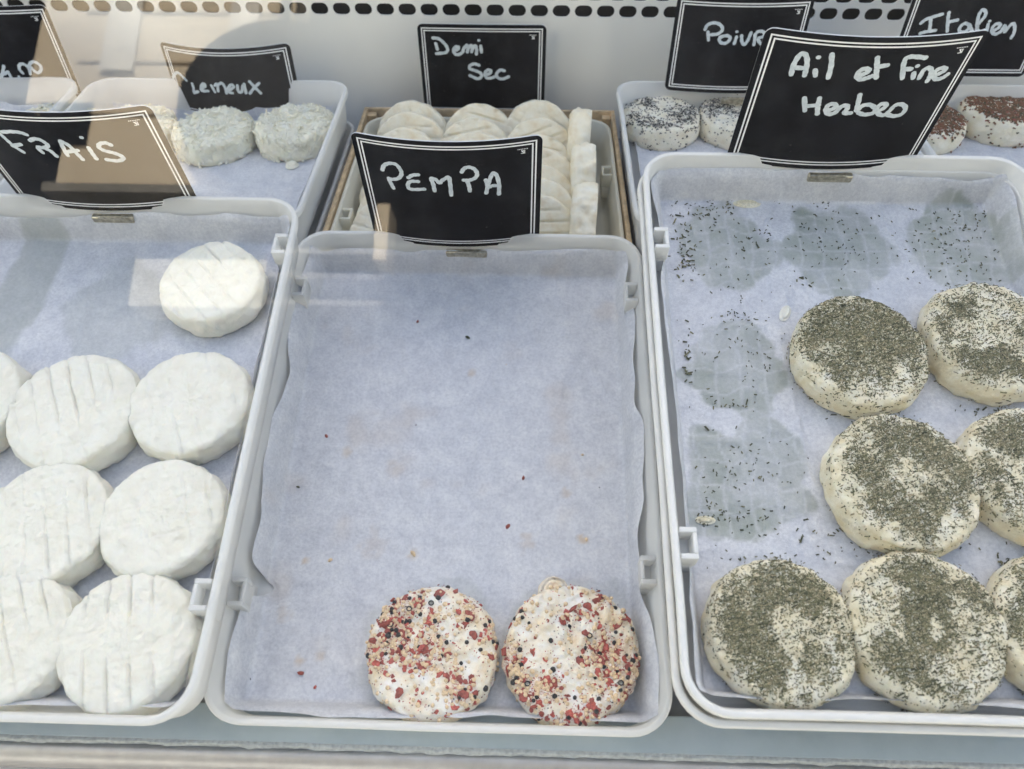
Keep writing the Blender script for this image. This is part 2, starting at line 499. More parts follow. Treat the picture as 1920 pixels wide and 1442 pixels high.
def make_tray(matrix, w, l, depth, label, group, mat=None, sockets=(), seed=1, name="cheese_tray", cat="tray"):
    t = empty(name, matrix)
    tag(t, label, cat, group)
    me = tray_mesh(w, l, depth, seed=seed)
    me.materials[0] = mat or M_tray
    obj("tray_shell", me, t)
    for sx, y in sockets:
        o = socket_mesh(sx > 0).build("clip_socket", mat or M_tray, t, None, True)
        o.location = (sx*(w/2-.0050), y, 0)
    return t

G_TR = "cheese trays set out in the case"
def F_at(u, v, n): return FRONT @ Matrix.Translation((u, v, n))
def B_at(x, y, z): return BACK @ Matrix.Translation((x, y, z))

PE = dict(u0=-.2060, u1=.0970, v0=.0505, l=.405, n=-.528)
FR = dict(u0=-.490, u1=-.1885, v0=.0435, l=.4005, n=-.475)
HE = dict(u0=.0890, u1=.394, v0=.0535, l=.4230, n=-.450)
DEPTH = .038
tray_pempa = make_tray(F_at((PE['u0']+PE['u1'])/2, PE['v0'], PE['n']), PE['u1']-PE['u0'], PE['l'], DEPTH, "nearly empty frosted tray holding the two pepper-mix cheeses, in the middle of the front row", G_TR,
                       sockets=((1, .107), (1, .345), (-1, .085), (-1, .345)), seed=3)
tray_frais = make_tray(F_at((FR['u0']+FR['u1'])/2, FR['v0'], FR['n']), FR['u1']-FR['u0'], FR['l'], DEPTH, "frosted plastic tray of plain white cheeses at the left of the front row", G_TR,
                       sockets=((1, .076), (1, .354)), seed=9)
tray_herb = make_tray(F_at((HE['u0']+HE['u1'])/2, HE['v0'], HE['n']), HE['u1']-HE['u0'], HE['l'], DEPTH, "upper white tray of herb cheeses at the right of the front row", G_TR, M_tray_white,
                      sockets=((-1, .098), (-1, .335)), seed=12)
tray_under = make_tray(F_at((HE['u0']+HE['u1'])/2-.003, HE['v0']-.0035, HE['n']-.0115), HE['u1']-HE['u0'], HE['l'], DEPTH, "lower white plastic tray nested under the tray of herb cheeses", G_TR, M_tray_white, seed=22)
# spacer blocks carry the stacked trays above the shelf
tray_c = make_tray(B_at(-.3615, .585, -.400), .300, .286, .045, "frosted tray of shaggy creamy cheeses behind the plain white ones", G_TR, seed=31)
tray_c2 = make_tray(B_at(-.3600, .585, -.4475), .300, .286, .045, "lower frosted tray stacked under the tray of shaggy creamy cheeses", G_TR, seed=36)
tray_p2 = make_tray(B_at(.2540, .590, -.4475), .300, .290, .045, "lower frosted tray stacked under the tray of black pepper cheeses", G_TR, seed=37)
tray_p = make_tray(B_at(.2455, .590, -.400), .300, .290, .045, "frosted tray of black pepper cheeses at the back beside the wooden crate", G_TR, seed=32)
tray_i = make_tray(B_at(.5525, .590, -.397), .300, .285, .045, "tray holding the red spiced cheeses in the far right back corner", G_TR, seed=33)
tray_l = make_tray(B_at(-.6715, .585, -.3975), .300, .280, .045, "tray at the far left back corner below the sign with the price", G_TR, seed=34)

# wooden crate with the cream plastic tray of half-dry cheeses
CR = dict(x0=-.2035, x1=.0985, y0=.590, y1=.888, z=-.4405)
crate = empty("wooden_crate", B_at(0, 0, 0)); tag(crate, "shallow wooden crate with thin plywood sides around the tray of half-dry cheeses", "crate")
th = .0045
for (a, b, c, d) in ((CR['x0'], CR['x0']+th, CR['y0'], CR['y1']), (CR['x1']-th, CR['x1'], CR['y0'], CR['y1']), (CR['x0']+th, CR['x1']-th, CR['y1']-th, CR['y1']), (CR['x0']+th, CR['x1']-th, CR['y0'], CR['y0']+th)):
    MB().box(a, b, c, d, -.4965, CR['z'], .0006).build("side_board", M_wood, crate, None, True)
MB().box(CR['x0']+th, CR['x1']-th, CR['y0']+th, CR['y1']-th, -.4965, -.493).build("base_board", M_wood, crate)
for x in (CR['x0']+th+.0005, CR['x1']-th-.0105):
    MB().box(x, x+.010, CR['y1']-th-.0105, CR['y1']-th-.0005, -.4925, CR['z']-.004).build("corner_post", M_wood, crate)
cw = CR['x1']-CR['x0']-2*th-.004
tray_d = make_tray(B_at((CR['x0']+CR['x1'])/2, CR['y0']+th+.0015, -.4425), cw, CR['y1']-CR['y0']-2*th-.003-.012, .044,
                   "cream plastic tray of half-dry cheeses inside the wooden crate", G_TR, M_tray_cream, sockets=((1, .160), (-1, .070)), seed=41)

# ------------------------------------------------------------------ baking paper
G_PA = "baking paper sheets lining the trays"
def paper(matrix, w, l, z0, label, seed, nx=130, ny=170, ext=.012, grease=(), brown=(), back_ext=None, wet=(), bumps=()):
    """w,l: floor size; coordinates x centred, y 0..l; edges curl up the walls"""
    s = np.linspace(-1, 1, nx)[None, :].repeat(ny, 0); t = np.linspace(-1, 1, ny)[:, None].repeat(nx, 1)
    ex = ext*(1 + .38*noise(t*3.1, s*0+2*np.sign(s), 0, seed) + .22*noise(t*9, s*0+5*np.sign(s), 0, seed+1))
    for (sd_, t0, tw, am) in bumps:
        ex = ex + am*np.exp(-((t-t0)/tw)**2)*(np.sign(s) == sd_)
    ex = np.maximum(ex, -.012)
    be = ext if back_ext is None else back_ext
    ey = np.where(t > 0, be, ext)*(1 + .42*noise(s*2.7, t*0+3*np.sign(t), 0, seed+2) + .12*noise(s*8, t*0+3*np.sign(t), 0, seed+3))
    X = s*(w/2 + ex*np.abs(s)**3); Yc = t*(l/2 + ey*np.abs(t)**3)
    # round the paper's corners off
    cornr = (np.abs(s)**9)*(np.abs(t)**9)
    X = X*(1-cornr*.035); Yc = Yc*(1-cornr*.03)
    ox = np.maximum(np.abs(X)-(w/2-.006), 0); oy = np.maximum(np.abs(Yc)-(l/2-.006), 0)
    # bend upwards beyond the floor's edge
    z = (ox**1.5)*13 + (oy**1.5)*13
    z = np.minimum(z, ox*1.7+oy*1.7)
    z = .030*(1-np.exp(-z/.030))
    Xb = np.sign(X)*(np.minimum(np.abs(X), w/2-.006) + ox*.38); Yb = np.sign(Yc)*(np.minimum(np.abs(Yc), l/2-.006) + oy*.38)
    big = fbm(X*18, Yc*18, 0, seed+9, 3)
    rdg = 1-np.abs(noise(X*30, Yc*22, 0, seed+15)); rdg2 = 1-np.abs(noise(X*70+Yc*20, Yc*55, 0, seed+16))
    z = z + .0016*rdg**9*(noise(X*9, Yc*9, 0, seed+17) > -.2) + .0007*rdg2**8 + .0008 + .0009*np.maximum(big, -.6) + .00035*fbm(X*90, Yc*90, 0, seed+13, 3)
    edge = sstep(.80, 1.0, np.maximum(np.abs(s), np.abs(t)))
    z = z + edge*.0022*np.maximum(0, noise(X*45, Yc*45, 0, seed+5)+.4)
    # lift of straight creases
    cr = np.abs(((X*.9+Yc*.35)*9 + .3*noise(X*10, Yc*10, 0, seed+6)) % 1 - .5)
    z = z + .0006*sstep(.06, 0, cr)*(noise(X*12, Yc*12, 0, seed+8) > .1)
    z = np.maximum(z, .0003)
    gx, gy = X, Yc+l/2
    gr = np.zeros_like(X)
    for (cx, cy, r, amp) in grease:
        dx, dy = gx-cx, gy-cy
        a = np.arctan2(dy, dx)
        d = np.hypot(dx, dy)/r
        lob = 1 + .24*noise(np.cos(a)*2.2+cx*50, np.sin(a)*2.2+cy*50, 0, seed+30) + .13*fbm(gx*90, gy*90, 0, seed+31, 3)
        m = sstep(.05, -.05, d-lob)
        g1 = np.abs(((dx+.004*noise(gy*60, 0., 0, 3))/.0175+.3) % 1-.5); g2 = np.abs(((dy+.004*noise(gx*60, 9., 0, 3))/.0185+.6) % 1-.5)
        grid = 1 - .42*np.maximum(sstep(.09, .03, g1), sstep(.08, .03, g2))
        blot = .74 + .42*fbm(gx*45, gy*45, 0, seed+33, 3)
        gr = np.maximum(gr, m*grid*np.clip(blot, .25, 1)*amp)
    for (cx, cy, rx, ry, amp) in wet:
        d = np.hypot((gx-cx)/rx, (gy-cy)/ry)
        gr = np.maximum(gr, amp*sstep(1.1, .9, d+.28*fbm(gx*40, gy*40, 0, seed+36, 3)))
    br = np.zeros_like(X)
    for (cx, cy, r, amp) in brown:
        d = np.hypot(gx-cx, gy-cy)/r
        br = np.maximum(br, amp*sstep(1, .3, d+.5*noise(gx*260, gy*260, 0, seed+37)))
    br = np.clip(br + .22*sstep(.35, .8, fbm(gx*24, gy*24, 0, seed+39, 4))*(1 if brown else 0), 0, 1)
    v = np.stack([Xb, Yb+l/2, z+z0], -1).reshape(-1, 3)
    i = np.arange(nx-1)[None, :] + nx*np.arange(ny-1)[:, None]
    f = np.stack([i, i+1, i+nx+1, i+nx], -1).reshape(-1, 4)
    me = mesh_from("paper_liner", v, f, M_paper, True, attrs={"grease": gr.ravel(), "brown": br.ravel()})
    o = obj("paper_liner", me, None, matrix)
    tag(o, label, "baking paper", G_PA)
    return o
def loc(tray, px, py, lift=.001):
    """photo pixel on the floor of a front tray -> paper coordinates"""
    n = tray['n']-DEPTH+lift
    u, v = at_front(px, py, n)
    return u-(tray['u0']+tray['u1'])/2, v-tray['v0']-INS
INS = .0136
def pap_front(T, **k):
    return paper(F_at((T['u0']+T['u1'])/2, T['v0']+INS, T['n']), T['u1']-T['u0']-2*INS, T['l']-2*INS, -DEPTH+.0004, **k)
def G(T, px, py, r, a=1.0): x, y = loc(T, px, py); return (x, y, r, a)
def Wt(T, px, py, rx, ry, a=1.0): x, y = loc(T, px, py); return (x, y, rx, ry, a)
pap_front(PE, label="crumb-specked sheet under the two pepper-mix cheeses in the middle front tray", seed=50, ext=.022, back_ext=.0230, bumps=((-1, -.56, .05, -.030), (-1, -.78, .10, .004), (1, -.80, .13, .010), (1, -.45, .16, -.010), (1, .8, .1, -.010), (-1, .55, .2, .006)),
          brown=[G(PE, *p) for p in ((1093, 1012, .006, .8), (990, 1015, .010, .35), (573, 1052, .004, .9), (650, 850, .006, .4), (775, 1037, .005, .5), (1060, 925, .005, .4), (885, 700, .004, .5), (560, 1240, .004, .7), (600, 1230, .004, .4),
                                              (740, 880, .010, .25), (700, 1020, .014, .2), (530, 1150, .007, .3), (1040, 1100, .010, .5))],
          grease=[G(PE, 1072, 1222, .052, .35), G(PE, 810, 1240, .052, .3)])
pap_front(FR, label="damp bluish sheet under the plain white cheeses in the left front tray", seed=60, ext=.017, back_ext=.018,
          wet=[Wt(FR, 60, 520, .022, .085, .55), Wt(FR, 215, 590, .045, .05, .32)], grease=[G(FR, 400, 545, .052, .3)])
pap_front(HE, label="herb-strewn sheet with greasy cheese prints in the right front tray", seed=70, nx=190, ny=240, bumps=((-1, .86, .10, .012), (-1, .62, .10, -.010), (-1, -.72, .10, .010), (1, .5, .2, .006)), ext=.016, back_ext=.023,
          grease=[G(HE, 1362, 462, .0405, .85), G(HE, 1575, 468, .0425, 1), G(HE, 1800, 462, .047, .95), G(HE, 1378, 688, .039, .9), G(HE, 1402, 905, .0435, .95),
                  G(HE, 1905, 480, .03, .7), G(HE, 1330, 450, .03, .5)])
def pap_back(x, y, w, l, z, label, seed): return paper(B_at(x, y, z), w, l, 0, label, seed, 70, 80, .010)
pap_back(-.3615, .603, .264, .250, -.4446, "sheet under the shaggy creamy cheeses behind the plain ones", 80)
pap_back(.2455, .608, .264, .254, -.4446, "sheet under the black pepper cheeses in the back tray", 81)
pap_back(.5525, .608, .264, .249, -.4416, "sheet under the red spiced cheeses in the far right tray", 82)
pap_back(-.6715, .603, .264, .244, -.4421, "sheet rising in the far left back tray below the price sign", 83)

# ------------------------------------------------------------------ cheeses
def cheese_fns(Rd, H, seed, lump, groove, g_ang, edge_r, g_pitch=.0125, rough_side=.0010, g_depth=.0010):
    ca, sa = math.cos(g_ang), math.sin(g_ang)
    def radius(a):
        return Rd*(1 + .020*noise(np.cos(a)*1.3+seed*3.1, np.sin(a)*1.3, 0, seed) + .016*noise(np.cos(a)*4+seed, np.sin(a)*4, 0, seed+2))
    def top(x, y):
        a = np.arctan2(y, x); rr = np.hypot(x, y)/radius(a)
        z = H + lump*fbm(x*60, y*60, seed*.37, seed+4, 3) + lump*.85*np.maximum(fbm(x*170, y*170, 0, seed+6, 4), -.5)
        if groove:
            w = (x*ca+y*sa) + .0007*noise(x*60, y*60, 0, seed+7)
            k = np.abs((w/g_pitch+.25) % 1-.5)*g_pitch
            z = z - g_depth*sstep(.0015, .0001, k)*(.55+.9*noise(x*40, y*40, 1., seed+8))
            w2 = (-x*sa+y*ca)
            k2 = np.abs((w2/(g_pitch*1.6)+.1) % 1-.5)*g_pitch*1.6
            z = z - g_depth*.25*sstep(.0014, .0002, k2)*sstep(0, .3, noise(x*45, y*45, 2., seed+9))
        e = np.clip((1-rr)*Rd/edge_r, 0, 1)
        z = z - (lump*.9*np.maximum(fbm(x*260, y*260, 0, seed+21, 3), 0))*sstep(.70, .95, rr)
        return z - edge_r*.8*(1-np.sqrt(np.clip(1-(1-e)**2, 0, 1)))
    return radius, top
def cheese_mesh(Rd, H, seed, mat, lump=.0012, groove=True, g_ang=.3, edge_r=.006, segs=170, side_bulge=.0015, dustf=None, rough_side=.0011, g_pitch=.0125, g_depth=.0010, rings=42):
    radius, top = cheese_fns(Rd, H, seed, lump, groove, g_ang, edge_r, g_pitch, g_depth=g_depth)
    a = np.linspace(0, 2*np.pi, segs, endpoint=False)
    rows = []
    rho = np.concatenate([np.linspace(.03, .86, rings), 1-(edge_r/Rd)*(1-np.sin(np.linspace(.25, 1, 6)*np.pi/2))])
    rad = radius(a)
    for q in rho:
        x, y = rad*q*np.cos(a), rad*q*np.sin(a)
        rows.append(np.stack([x, y, top(x, y)], -1))
    ze = rows[-1][:, 2]
    for t in np.linspace(.1, 1, 11):
        z = ze*(1-t)
        rr = rad + side_bulge*np.sin(t*np.pi) - .0015*t**4 + rough_side*fbm(np.cos(a)*Rd*110, np.sin(a)*Rd*110, z*110, seed+11, 3)
        rows.append(np.stack([rr*np.cos(a), rr*np.sin(a), z], -1))
    rows.append(np.stack([rad*.6*np.cos(a), rad*.6*np.sin(a), np.zeros(segs)], -1))
    v = np.concatenate(rows)
    c0 = len(v)
    v = np.concatenate([v, [[0, 0, float(top(np.array([0.001]), np.array([0.]))[0])]]])
    f = []
    nr = len(rows)
    for i in range(nr-1):
        b = i*segs
        k = np.arange(segs); k2 = (k+1) % segs
        f += np.stack([b+k, b+segs+k, b+segs+k2, b+k2], -1).tolist()
    f += [[c0, k, (k+1) % segs] for k in range(segs)]
    f.append([(nr-1)*segs+k for k in range(segs)][::-1])
    d = np.zeros(len(v))
    if dustf is not None: d = dustf(v[:, 0], v[:, 1])*sstep(H*.25, H*.8, v[:, 2])
    me = mesh_from("cheese", v, f, mat, True, attrs={"dust": d})
    return me, radius, top

def front_spot(T, px, py, wpx, H):
    """centre (u,v) and radius of a cheese whose picture box is centred at px,py and wpx wide"""
    n = T['n']-DEPTH+H*.5+.002
    u, v = at_front(px, py, n)
    return u, v, wpx/2/FPX*depth_front(u, v, n)*1.0
def put_front(T, px, py, wpx, H, rz=0.0):
    u, v, r = front_spot(T, px, py, wpx, H)
    r *= .972
    lim = .0125
    for _ in range(2):
        e = u+r-(T['u1']-lim)
        if e > 0: u -= e*.7; r -= e*.3
        e = (T['v0']+.0068)-(v-r)
        if e > 0: v += e
    return F_at(u, v, T['n']-DEPTH+.0018) @ Matrix.Rotation(rz, 4, 'Z'), r

G_F = "plain white cheeses in the left front tray"
fl = [(400, 541, 190, .75, "plain white cheese lying alone in the upper corner of the left front tray"),
      (147, 778, 243, .45, "whole plain white cheese in the upper row of three, between its two neighbours"),
      (378, 764, 240, .40, "plain white cheese with a small dark pit, against the tray edge below the lone one"),
      (-70, 762, 240, .3, "plain white cheese cut by the left border, in the upper row of three"),
      (92, 988, 246, .35, "plain white cheese in the middle row, its left side just cut by the photo border"),
      (322, 978, 244, .30, "plain white cheese in the middle row, against the right edge of its tray"),
      (16, 1216, 258, .5, "plain white cheese cut by the left border in the row nearest the viewer"),
      (256, 1218, 272, .25, "large plain white cheese in the bottom right corner of the left front tray")]
for i, (px, py, w, ga, lab) in enumerate(fl):
    m, r = put_front(FR, px, py, w, .026)
    me, _, _ = cheese_mesh(r, .0255, 100+i*7, M_frais, .0017, True, ga, .0050, g_depth=.0021, rough_side=.0028, g_pitch=.0125+.001*(i % 3))
    tag(obj("white_cheese", me, None, m), lab, "cheese", G_F)

def bits_mesh(name, P, Nrm, size, mats, mi, parent=None, matrix=None, aspect=None, tilt=.25, seed=0):
    """many small box-like flakes; P (n,3), size (n,3) = length,width,thickness"""
    rs = np.random.RandomState(seed)
    n = len(P)
    yaw = rs.uniform(0, 2*np.pi, n); pt = rs.normal(0, tilt, n)
    dx = np.stack([np.cos(yaw)*np.cos(pt), np.sin(yaw)*np.cos(pt), np.sin(pt)], -1)
    # tangent to the surface
    nn = Nrm/np.linalg.norm(Nrm, axis=1, keepdims=True)
    dx = dx - (dx*nn).sum(1, keepdims=True)*nn*(.85); dx /= np.linalg.norm(dx, axis=1, keepdims=True)
    dy = np.cross(nn, dx); dy /= np.linalg.norm(dy, axis=1, keepdims=True)
    dz = np.cross(dx, dy)
    V = []
    for sz in (-1, 1):
        for (sx, sy) in ((-1, -1), (1, -1), (1, 1), (-1, 1)):
            jit = 1+rs.uniform(-.35, .2, (n, 1))
            V.append(P + dx*sx*size[:, :1]/2*jit + dy*sy*size[:, 1:2]/2*jit + dz*sz*size[:, 2:3]/2)
    V = np.stack(V, 1).reshape(-1, 3)
    q = np.array([(0, 3, 2, 1), (4, 5, 6, 7), (0, 1, 5, 4), (1, 2, 6, 5), (2, 3, 7, 6), (3, 0, 4, 7)])
    F = (np.arange(n)[:, None, None]*8+q[None]).reshape(-1, 4)
    me = mesh_from(name, V, F, mats, False, np.repeat(mi, 6))
    return obj(name, me, parent, matrix)
def scatter_on(Rd, radius, top, H, n, seed, dens=None, side=.12, rmax=1.0):
    rs = np.random.RandomState(seed)
    P, Q = [], []
    c = 0
    while c < n:
        k = n*3
        x, y = rs.uniform(-Rd, Rd, k), rs.uniform(-Rd, Rd, k)
        rr = np.hypot(x, y)/radius(np.arctan2(y, x))
        ok = rr < rmax
        if dens is not None: ok &= rs.uniform(0, 1, k) < dens(x, y)
        x, y, rr = x[ok], y[ok], rr[ok]
        e = .0006
        z = top(x, y); gx = (top(x+e, y)-z)/e; gy = (top(x, y+e)-z)/e
        gx, gy = np.clip(gx, -.9, .9), np.clip(gy, -.9, .9)
        P.append(np.stack([x, y, z], -1)); Q.append(np.stack([-gx, -gy, np.ones_like(x)], -1)); c += len(x)
    P, Q = np.concatenate(P)[:n], np.concatenate(Q)[:n]
    ns = int(n*side)
    if ns:
        a = rs.uniform(0, 2*np.pi, ns); z = H*(1-rs.uniform(.05, 1, ns)**1.4)*.9
        r = radius(a)+.0008
        P = np.concatenate([P, np.stack([r*np.cos(a), r*np.sin(a), z], -1)])
        Q = np.concatenate([Q, np.stack([np.cos(a), np.sin(a), np.full(ns, .15)], -1)])
    return P, Q

G_H = "herb-coated cheeses in the right front tray"
hl = [(1606, 668, 244, "herb cheese furthest back on its own column, evenly dusted green with a bare front rim", 1.0),
      (1852, 643, 246, "herb cheese beside the furthest back one, mostly bare white with scattered sprigs", .45),
      (1687, 908, 276, "herb cheese in the second row with a dense green centre and white left rim", .8),
      (1945, 893, 280, "herb cheese cut by the right border, second row from the back", .75),
      (1460, 1187, 275, "herb cheese in the front left corner with a bare white streak down its middle", .75),
      (1727, 1182, 294, "herb cheese in the front row between two others, small white gap at its centre", .8),
      (2000, 1180, 290, "herb cheese cut by the right border in the front row", .6)]
for i, (px, py, w, lab, amt) in enumerate(hl):
    m, r = put_front(HE, px, py, w, .024)
    sd = 200+i*11
    bare = {4: (.004, -.014, .006, .022), 5: (.003, .001, .006, .007)}.get(i, (.02, -.03, .006, .010))
    def dens(x, y, sd=sd, r=r, amt=amt, bare=bare, i=i):
        q = fbm(x*48, y*48, 0, sd+3, 4)*1.25 + .35*fbm(x*230, y*230, 0, sd+8, 2)
        rr = np.hypot(x, y)/r
        d = sstep(-.65, .50, q+(amt-.72)*1.1) * (1-.75*sstep(.72, 1.0, rr)*(1.0 if i else 1-.5*sstep(0, .02, y)))
        b = np.hypot((x-bare[0]-.2*(y-bare[1]))/bare[2], (y-bare[1])/bare[3])
        d = d*sstep(.75, 1.25, b + .95*fbm(x*120, y*120, 0, sd, 3))
        return np.clip(d, .035+.14*(rr < .9), 1)
    me, rad, top = cheese_mesh(r, .0245, sd, M_herb, .0026, False, 0, .0065, dustf=lambda x, y: dens(x, y)*.95, rough_side=.0026, side_bulge=.0018)
    o = obj("herb_cheese", me, None, m); tag(o, lab, "cheese", G_H)
    nf = int(9600*(.40+.6*amt))
    P, Q = scatter_on(r, rad, top, .0245, nf, sd+5, dens, .05)
    rs = np.random.RandomState(sd)
    n = len(P)
    ln = np.where(rs.uniform(0, 1, n) < .09, rs.uniform(.0020, .0046, n), np.clip(rs.lognormal(math.log(.0009), .5, n), .0004, .0024))
    size = np.stack([ln, rs.uniform(.0003, .0007, n)*(1+ln*120), rs.uniform(.0002, .0004, n)], -1)
    P[:, 2] += .0001
    mi = rs.choice(3, n, p=[.30, .45, .25])
    h = bits_mesh("herb_coating", P, Q, size, [M_herb_d, M_herb_o, M_herb_g], mi, o, None, seed=sd)
    h["kind"] = "stuff"

# low-poly seeds and flakes for the pepper mix, shared by all their copies
def chunk(name, mat, r, seed, flat=1.0, sub=1, rough=.2):
    import bmesh
    bm = bmesh.new(); bmesh.ops.create_icosphere(bm, subdivisions=sub, radius=r)
    rs = np.random.RandomState(seed)
    for vv in bm.verts:
        k = 1+rs.uniform(-rough, rough); vv.co = vv.co*k; vv.co.z *= flat
    me = bpy.data.meshes.new(name); bm.to_mesh(me); bm.free(); me.materials.append(mat)
    return me
def ring_chunk(name, mat, matc, r):
    v, f, mi = [], [], []
    n = 10
    for k in range(n):
        a = 2*math.pi*k/n
        for (q, z) in ((1.0, -.3), (1.05, .35), (.72, .42), (.62, .05)):
            v.append((r*q*math.cos(a), r*q*math.sin(a)*.9, r*z))
    for k in range(n):
        for j in range(3):
            f.append([4*k+j, 4*((k+1) % n)+j, 4*((k+1) % n)+j+1, 4*k+j+1]); mi.append(0)
    f.append([4*k+3 for k in range(n)]); mi.append(1)
    return mesh_from(name, v, f, [mat, matc], True, mi)
reds = [chunk("red_flake", M_red if k % 3 else M_red2, .0018*(1+.20*(k % 4)), 300+k, .32, 1, .45) for k in range(7)]
seeds = [chunk("mustard_seed", M_mustard, .00130*(1+.08*k), 320+k, .92, 2, .03) for k in range(4)]
for s_ in seeds: s_.polygons.foreach_set("use_smooth", [True]*len(s_.polygons))
blacks = [chunk("peppercorn", M_black, .00135*(1+.14*k), 340+k, .85, 2, .10) for k in range(4)]
ring = ring_chunk("peppercorn", M_black, M_grey, .0020)

G_P = "pepper-mix cheeses in the middle front tray"
plist = [(811, 1236, 248, "left of the two pepper-mix cheeses, round, with red, yellow and black peppercorns"),
         (1071, 1228, 255, "right of the two pepper-mix cheeses, with a ragged yellowish tip at its back edge")]
for i, (px, py, w, lab) in enumerate(plist):
    m, r = put_front(PE, px, py, w, .026)
    sd = 400+i*31
    me, rad, top = cheese_mesh(r, .026, sd, M_pempa, .0030, False, 0, .0070, dustf=lambda x, y, sd=sd: .75*sstep(-.1, .5, fbm(x*40, y*40, 0, sd+3, 3)), rough_side=.0034)
    o = obj("pepper_mix_cheese", me, None, m); tag(o, lab, "cheese", G_P)
    rs = np.random.RandomState(sd)
    def dens(x, y, sd=sd, i=i):
        d = sstep(-.30, .40, fbm(x*42, y*42, 0, sd+3, 3))
        return np.clip(d, .13, 1)
    for meshes, cnt, nm, emb in ((reds, 230, "red_flake", -.0002), (seeds, 290, "mustard_seed", .0000), (blacks, 40, "peppercorn", .0001)):
        P, Q = scatter_on(r, rad, top, .026, cnt, sd+cnt, dens, .10)
        for p, q in zip(P, Q):
            b = bpy.data.objects.new(nm, meshes[rs.randint(len(meshes))]); COL.objects.link(b); b.parent = o
            qq = Vector(q).normalized()
            b.location = Vector(p)+qq*emb
            b.rotation_mode = 'QUATERNION'
            b.rotation_quaternion = qq.to_track_quat('Z', 'Y') @ Matrix.Rotation(rs.uniform(0, 6.28), 3, 'Z').to_quaternion() @ Matrix.Rotation(rs.normal(0, .35), 3, 'X').to_quaternion()
            s_ = rs.uniform(.45, 1.3) if nm == "red_flake" else rs.uniform(.85, 1.15)
            b.scale = (s_*rs.uniform(.7, 1.3), s_, s_) if nm == "red_flake" else (s_, s_, s_)
    P, Q = scatter_on(r, rad, top, .026, 3, sd+9, None, 0, .85)
    for p, q in zip(P, Q):
        b = obj("peppercorn", ring, o); b.location = Vector(p)+Vector((0, 0, .0004))
    P, Q = scatter_on(r, rad, top, .026, 1300, sd+13, dens, .12)
    n = len(P)
    size = np.stack([rs.uniform(.0003, .0013, n), rs.uniform(.0003, .0009, n), rs.uniform(.0002, .0005, n)], -1)
    h = bits_mesh("spice_dust", P, Q, size, [M_red, M_black, M_mustard, M_red2], rs.choice(4, n, p=[.42, .16, .22, .20]), o, None, seed=sd)
    h["kind"] = "stuff"
    if i == 1:   # ragged tip of soft curd at the back edge
        me2, _, _ = cheese_mesh(.0105, .018, 477, M_pempa, .002, False, 0, .005, segs=48, rough_side=.002, dustf=lambda x, y: x*0+.15)
        t_ = obj("ragged_tip", me2, o); t_.location = (-.0120, .0425, 0.0)

# back row cheeses
def back_spot(px, py, wpx, zmid):
    x, y = at_back(px, py, zmid)
    d = np.array([x, y, zmid]) @ fw
    return x, y, wpx/2/FPX*d
G_C = "shaggy creamy cheeses in the back left tray"
for i, (px, py, w, lab) in enumerate([(556, 250, 152, "shaggy creamy cheese at the right end of its tray, white crumb before it"),
                                      (404, 258, 150, "shaggy creamy cheese in the middle of its tray, behind the round dark reflection"),
                                      (258, 252, 150, "shaggy creamy cheese half hidden behind the corner of the sign FRAiS"),
                                      (110, 246, 150, "shaggy creamy cheese hidden behind the top of the sign FRAiS")]):
    x, y, r = back_spot(px, py, w, -.432)
    sd = 500+i*13
    me, rad, top = cheese_mesh(r*.97, .027, sd, M_crem, .0032, False, 0, .0085, rough_side=.0028)
    o = obj("creamy_cheese", me, None, B_at(x, y, -.4432)); tag(o, lab, "cheese", G_C)
    rs = np.random.RandomState(sd)
    P, Q = scatter_on(r, rad, top, .026, 520, sd+1, None, .55, .97)
    n = len(P)
    size = np.stack([rs.uniform(.003, .011, n), rs.uniform(.0010, .0030, n), rs.uniform(.0006, .0016, n)], -1)
    h = bits_mesh("curd_shreds", P, Q, size, [M_crem], np.zeros(n, int), o, None, seed=sd, tilt=.5); h["kind"] = "stuff"
x, y, r = back_spot(548, 312, 30, -.4435)
me, _, _ = cheese_mesh(.006, .004, 590, M_crem, .001, False, 0, .002, segs=32)
tag(obj("cheese_crumb", me, None, B_at(x, y, -.4436)), "white crumb on the sheet in front of the right-hand creamy cheese", "crumb")

G_B = "black pepper cheeses in the back tray"
def specked(px, py, w, zb, mat, lab, group, sd, name, nbits, mats, probs, lenr, cat="cheese", densf=None, coat="pepper_coating", side=.25, h0=.027):
    x, y, r = back_spot(px, py, w, zb+.013)
    me, rad, top = cheese_mesh(r, h0, sd, mat, .0016, False, 0, .010, dustf=lambda a, b: .8*sstep(-.4, .5, fbm(a*45, b*45, 0, sd, 3))*sstep(1.0, .6, np.hypot(a, b)/r), rough_side=.0014)
    o = obj(name, me, None, B_at(x, y, zb)); tag(o, lab, cat, group)
    rs = np.random.RandomState(sd)
    def dens(a, b): return np.clip(sstep(-.7, .4, fbm(a*45, b*45, 0, sd, 3))*sstep(1.05, .75, np.hypot(a, b)/r), .05, 1)
    P, Q = scatter_on(r, rad, top, h0, nbits, sd+1, densf or dens, side)
    n = len(P)
    size = np.stack([rs.uniform(lenr*.5, lenr*1.2, n), rs.uniform(lenr*.4, lenr*.8, n), rs.uniform(.0004, .0010, n)], -1)
    h = bits_mesh(coat, P, Q, size, mats, rs.choice(len(mats), n, p=probs), o, None, seed=sd); h["kind"] = "stuff"
specked(1238, 229, 142, -.4436, M_poivre, "black pepper cheese at the left end of its tray, next to the crate", G_B, 600, "pepper_cheese", 950, [M_black, M_grey], [.8, .2], .0020)
specked(1382, 229, 146, -.4436, M_poivre, "black pepper cheese half hidden by the left edge of the sign Ail et Fine Herbes", G_B, 617, "pepper_cheese", 950, [M_black, M_grey], [.8, .2], .0020)
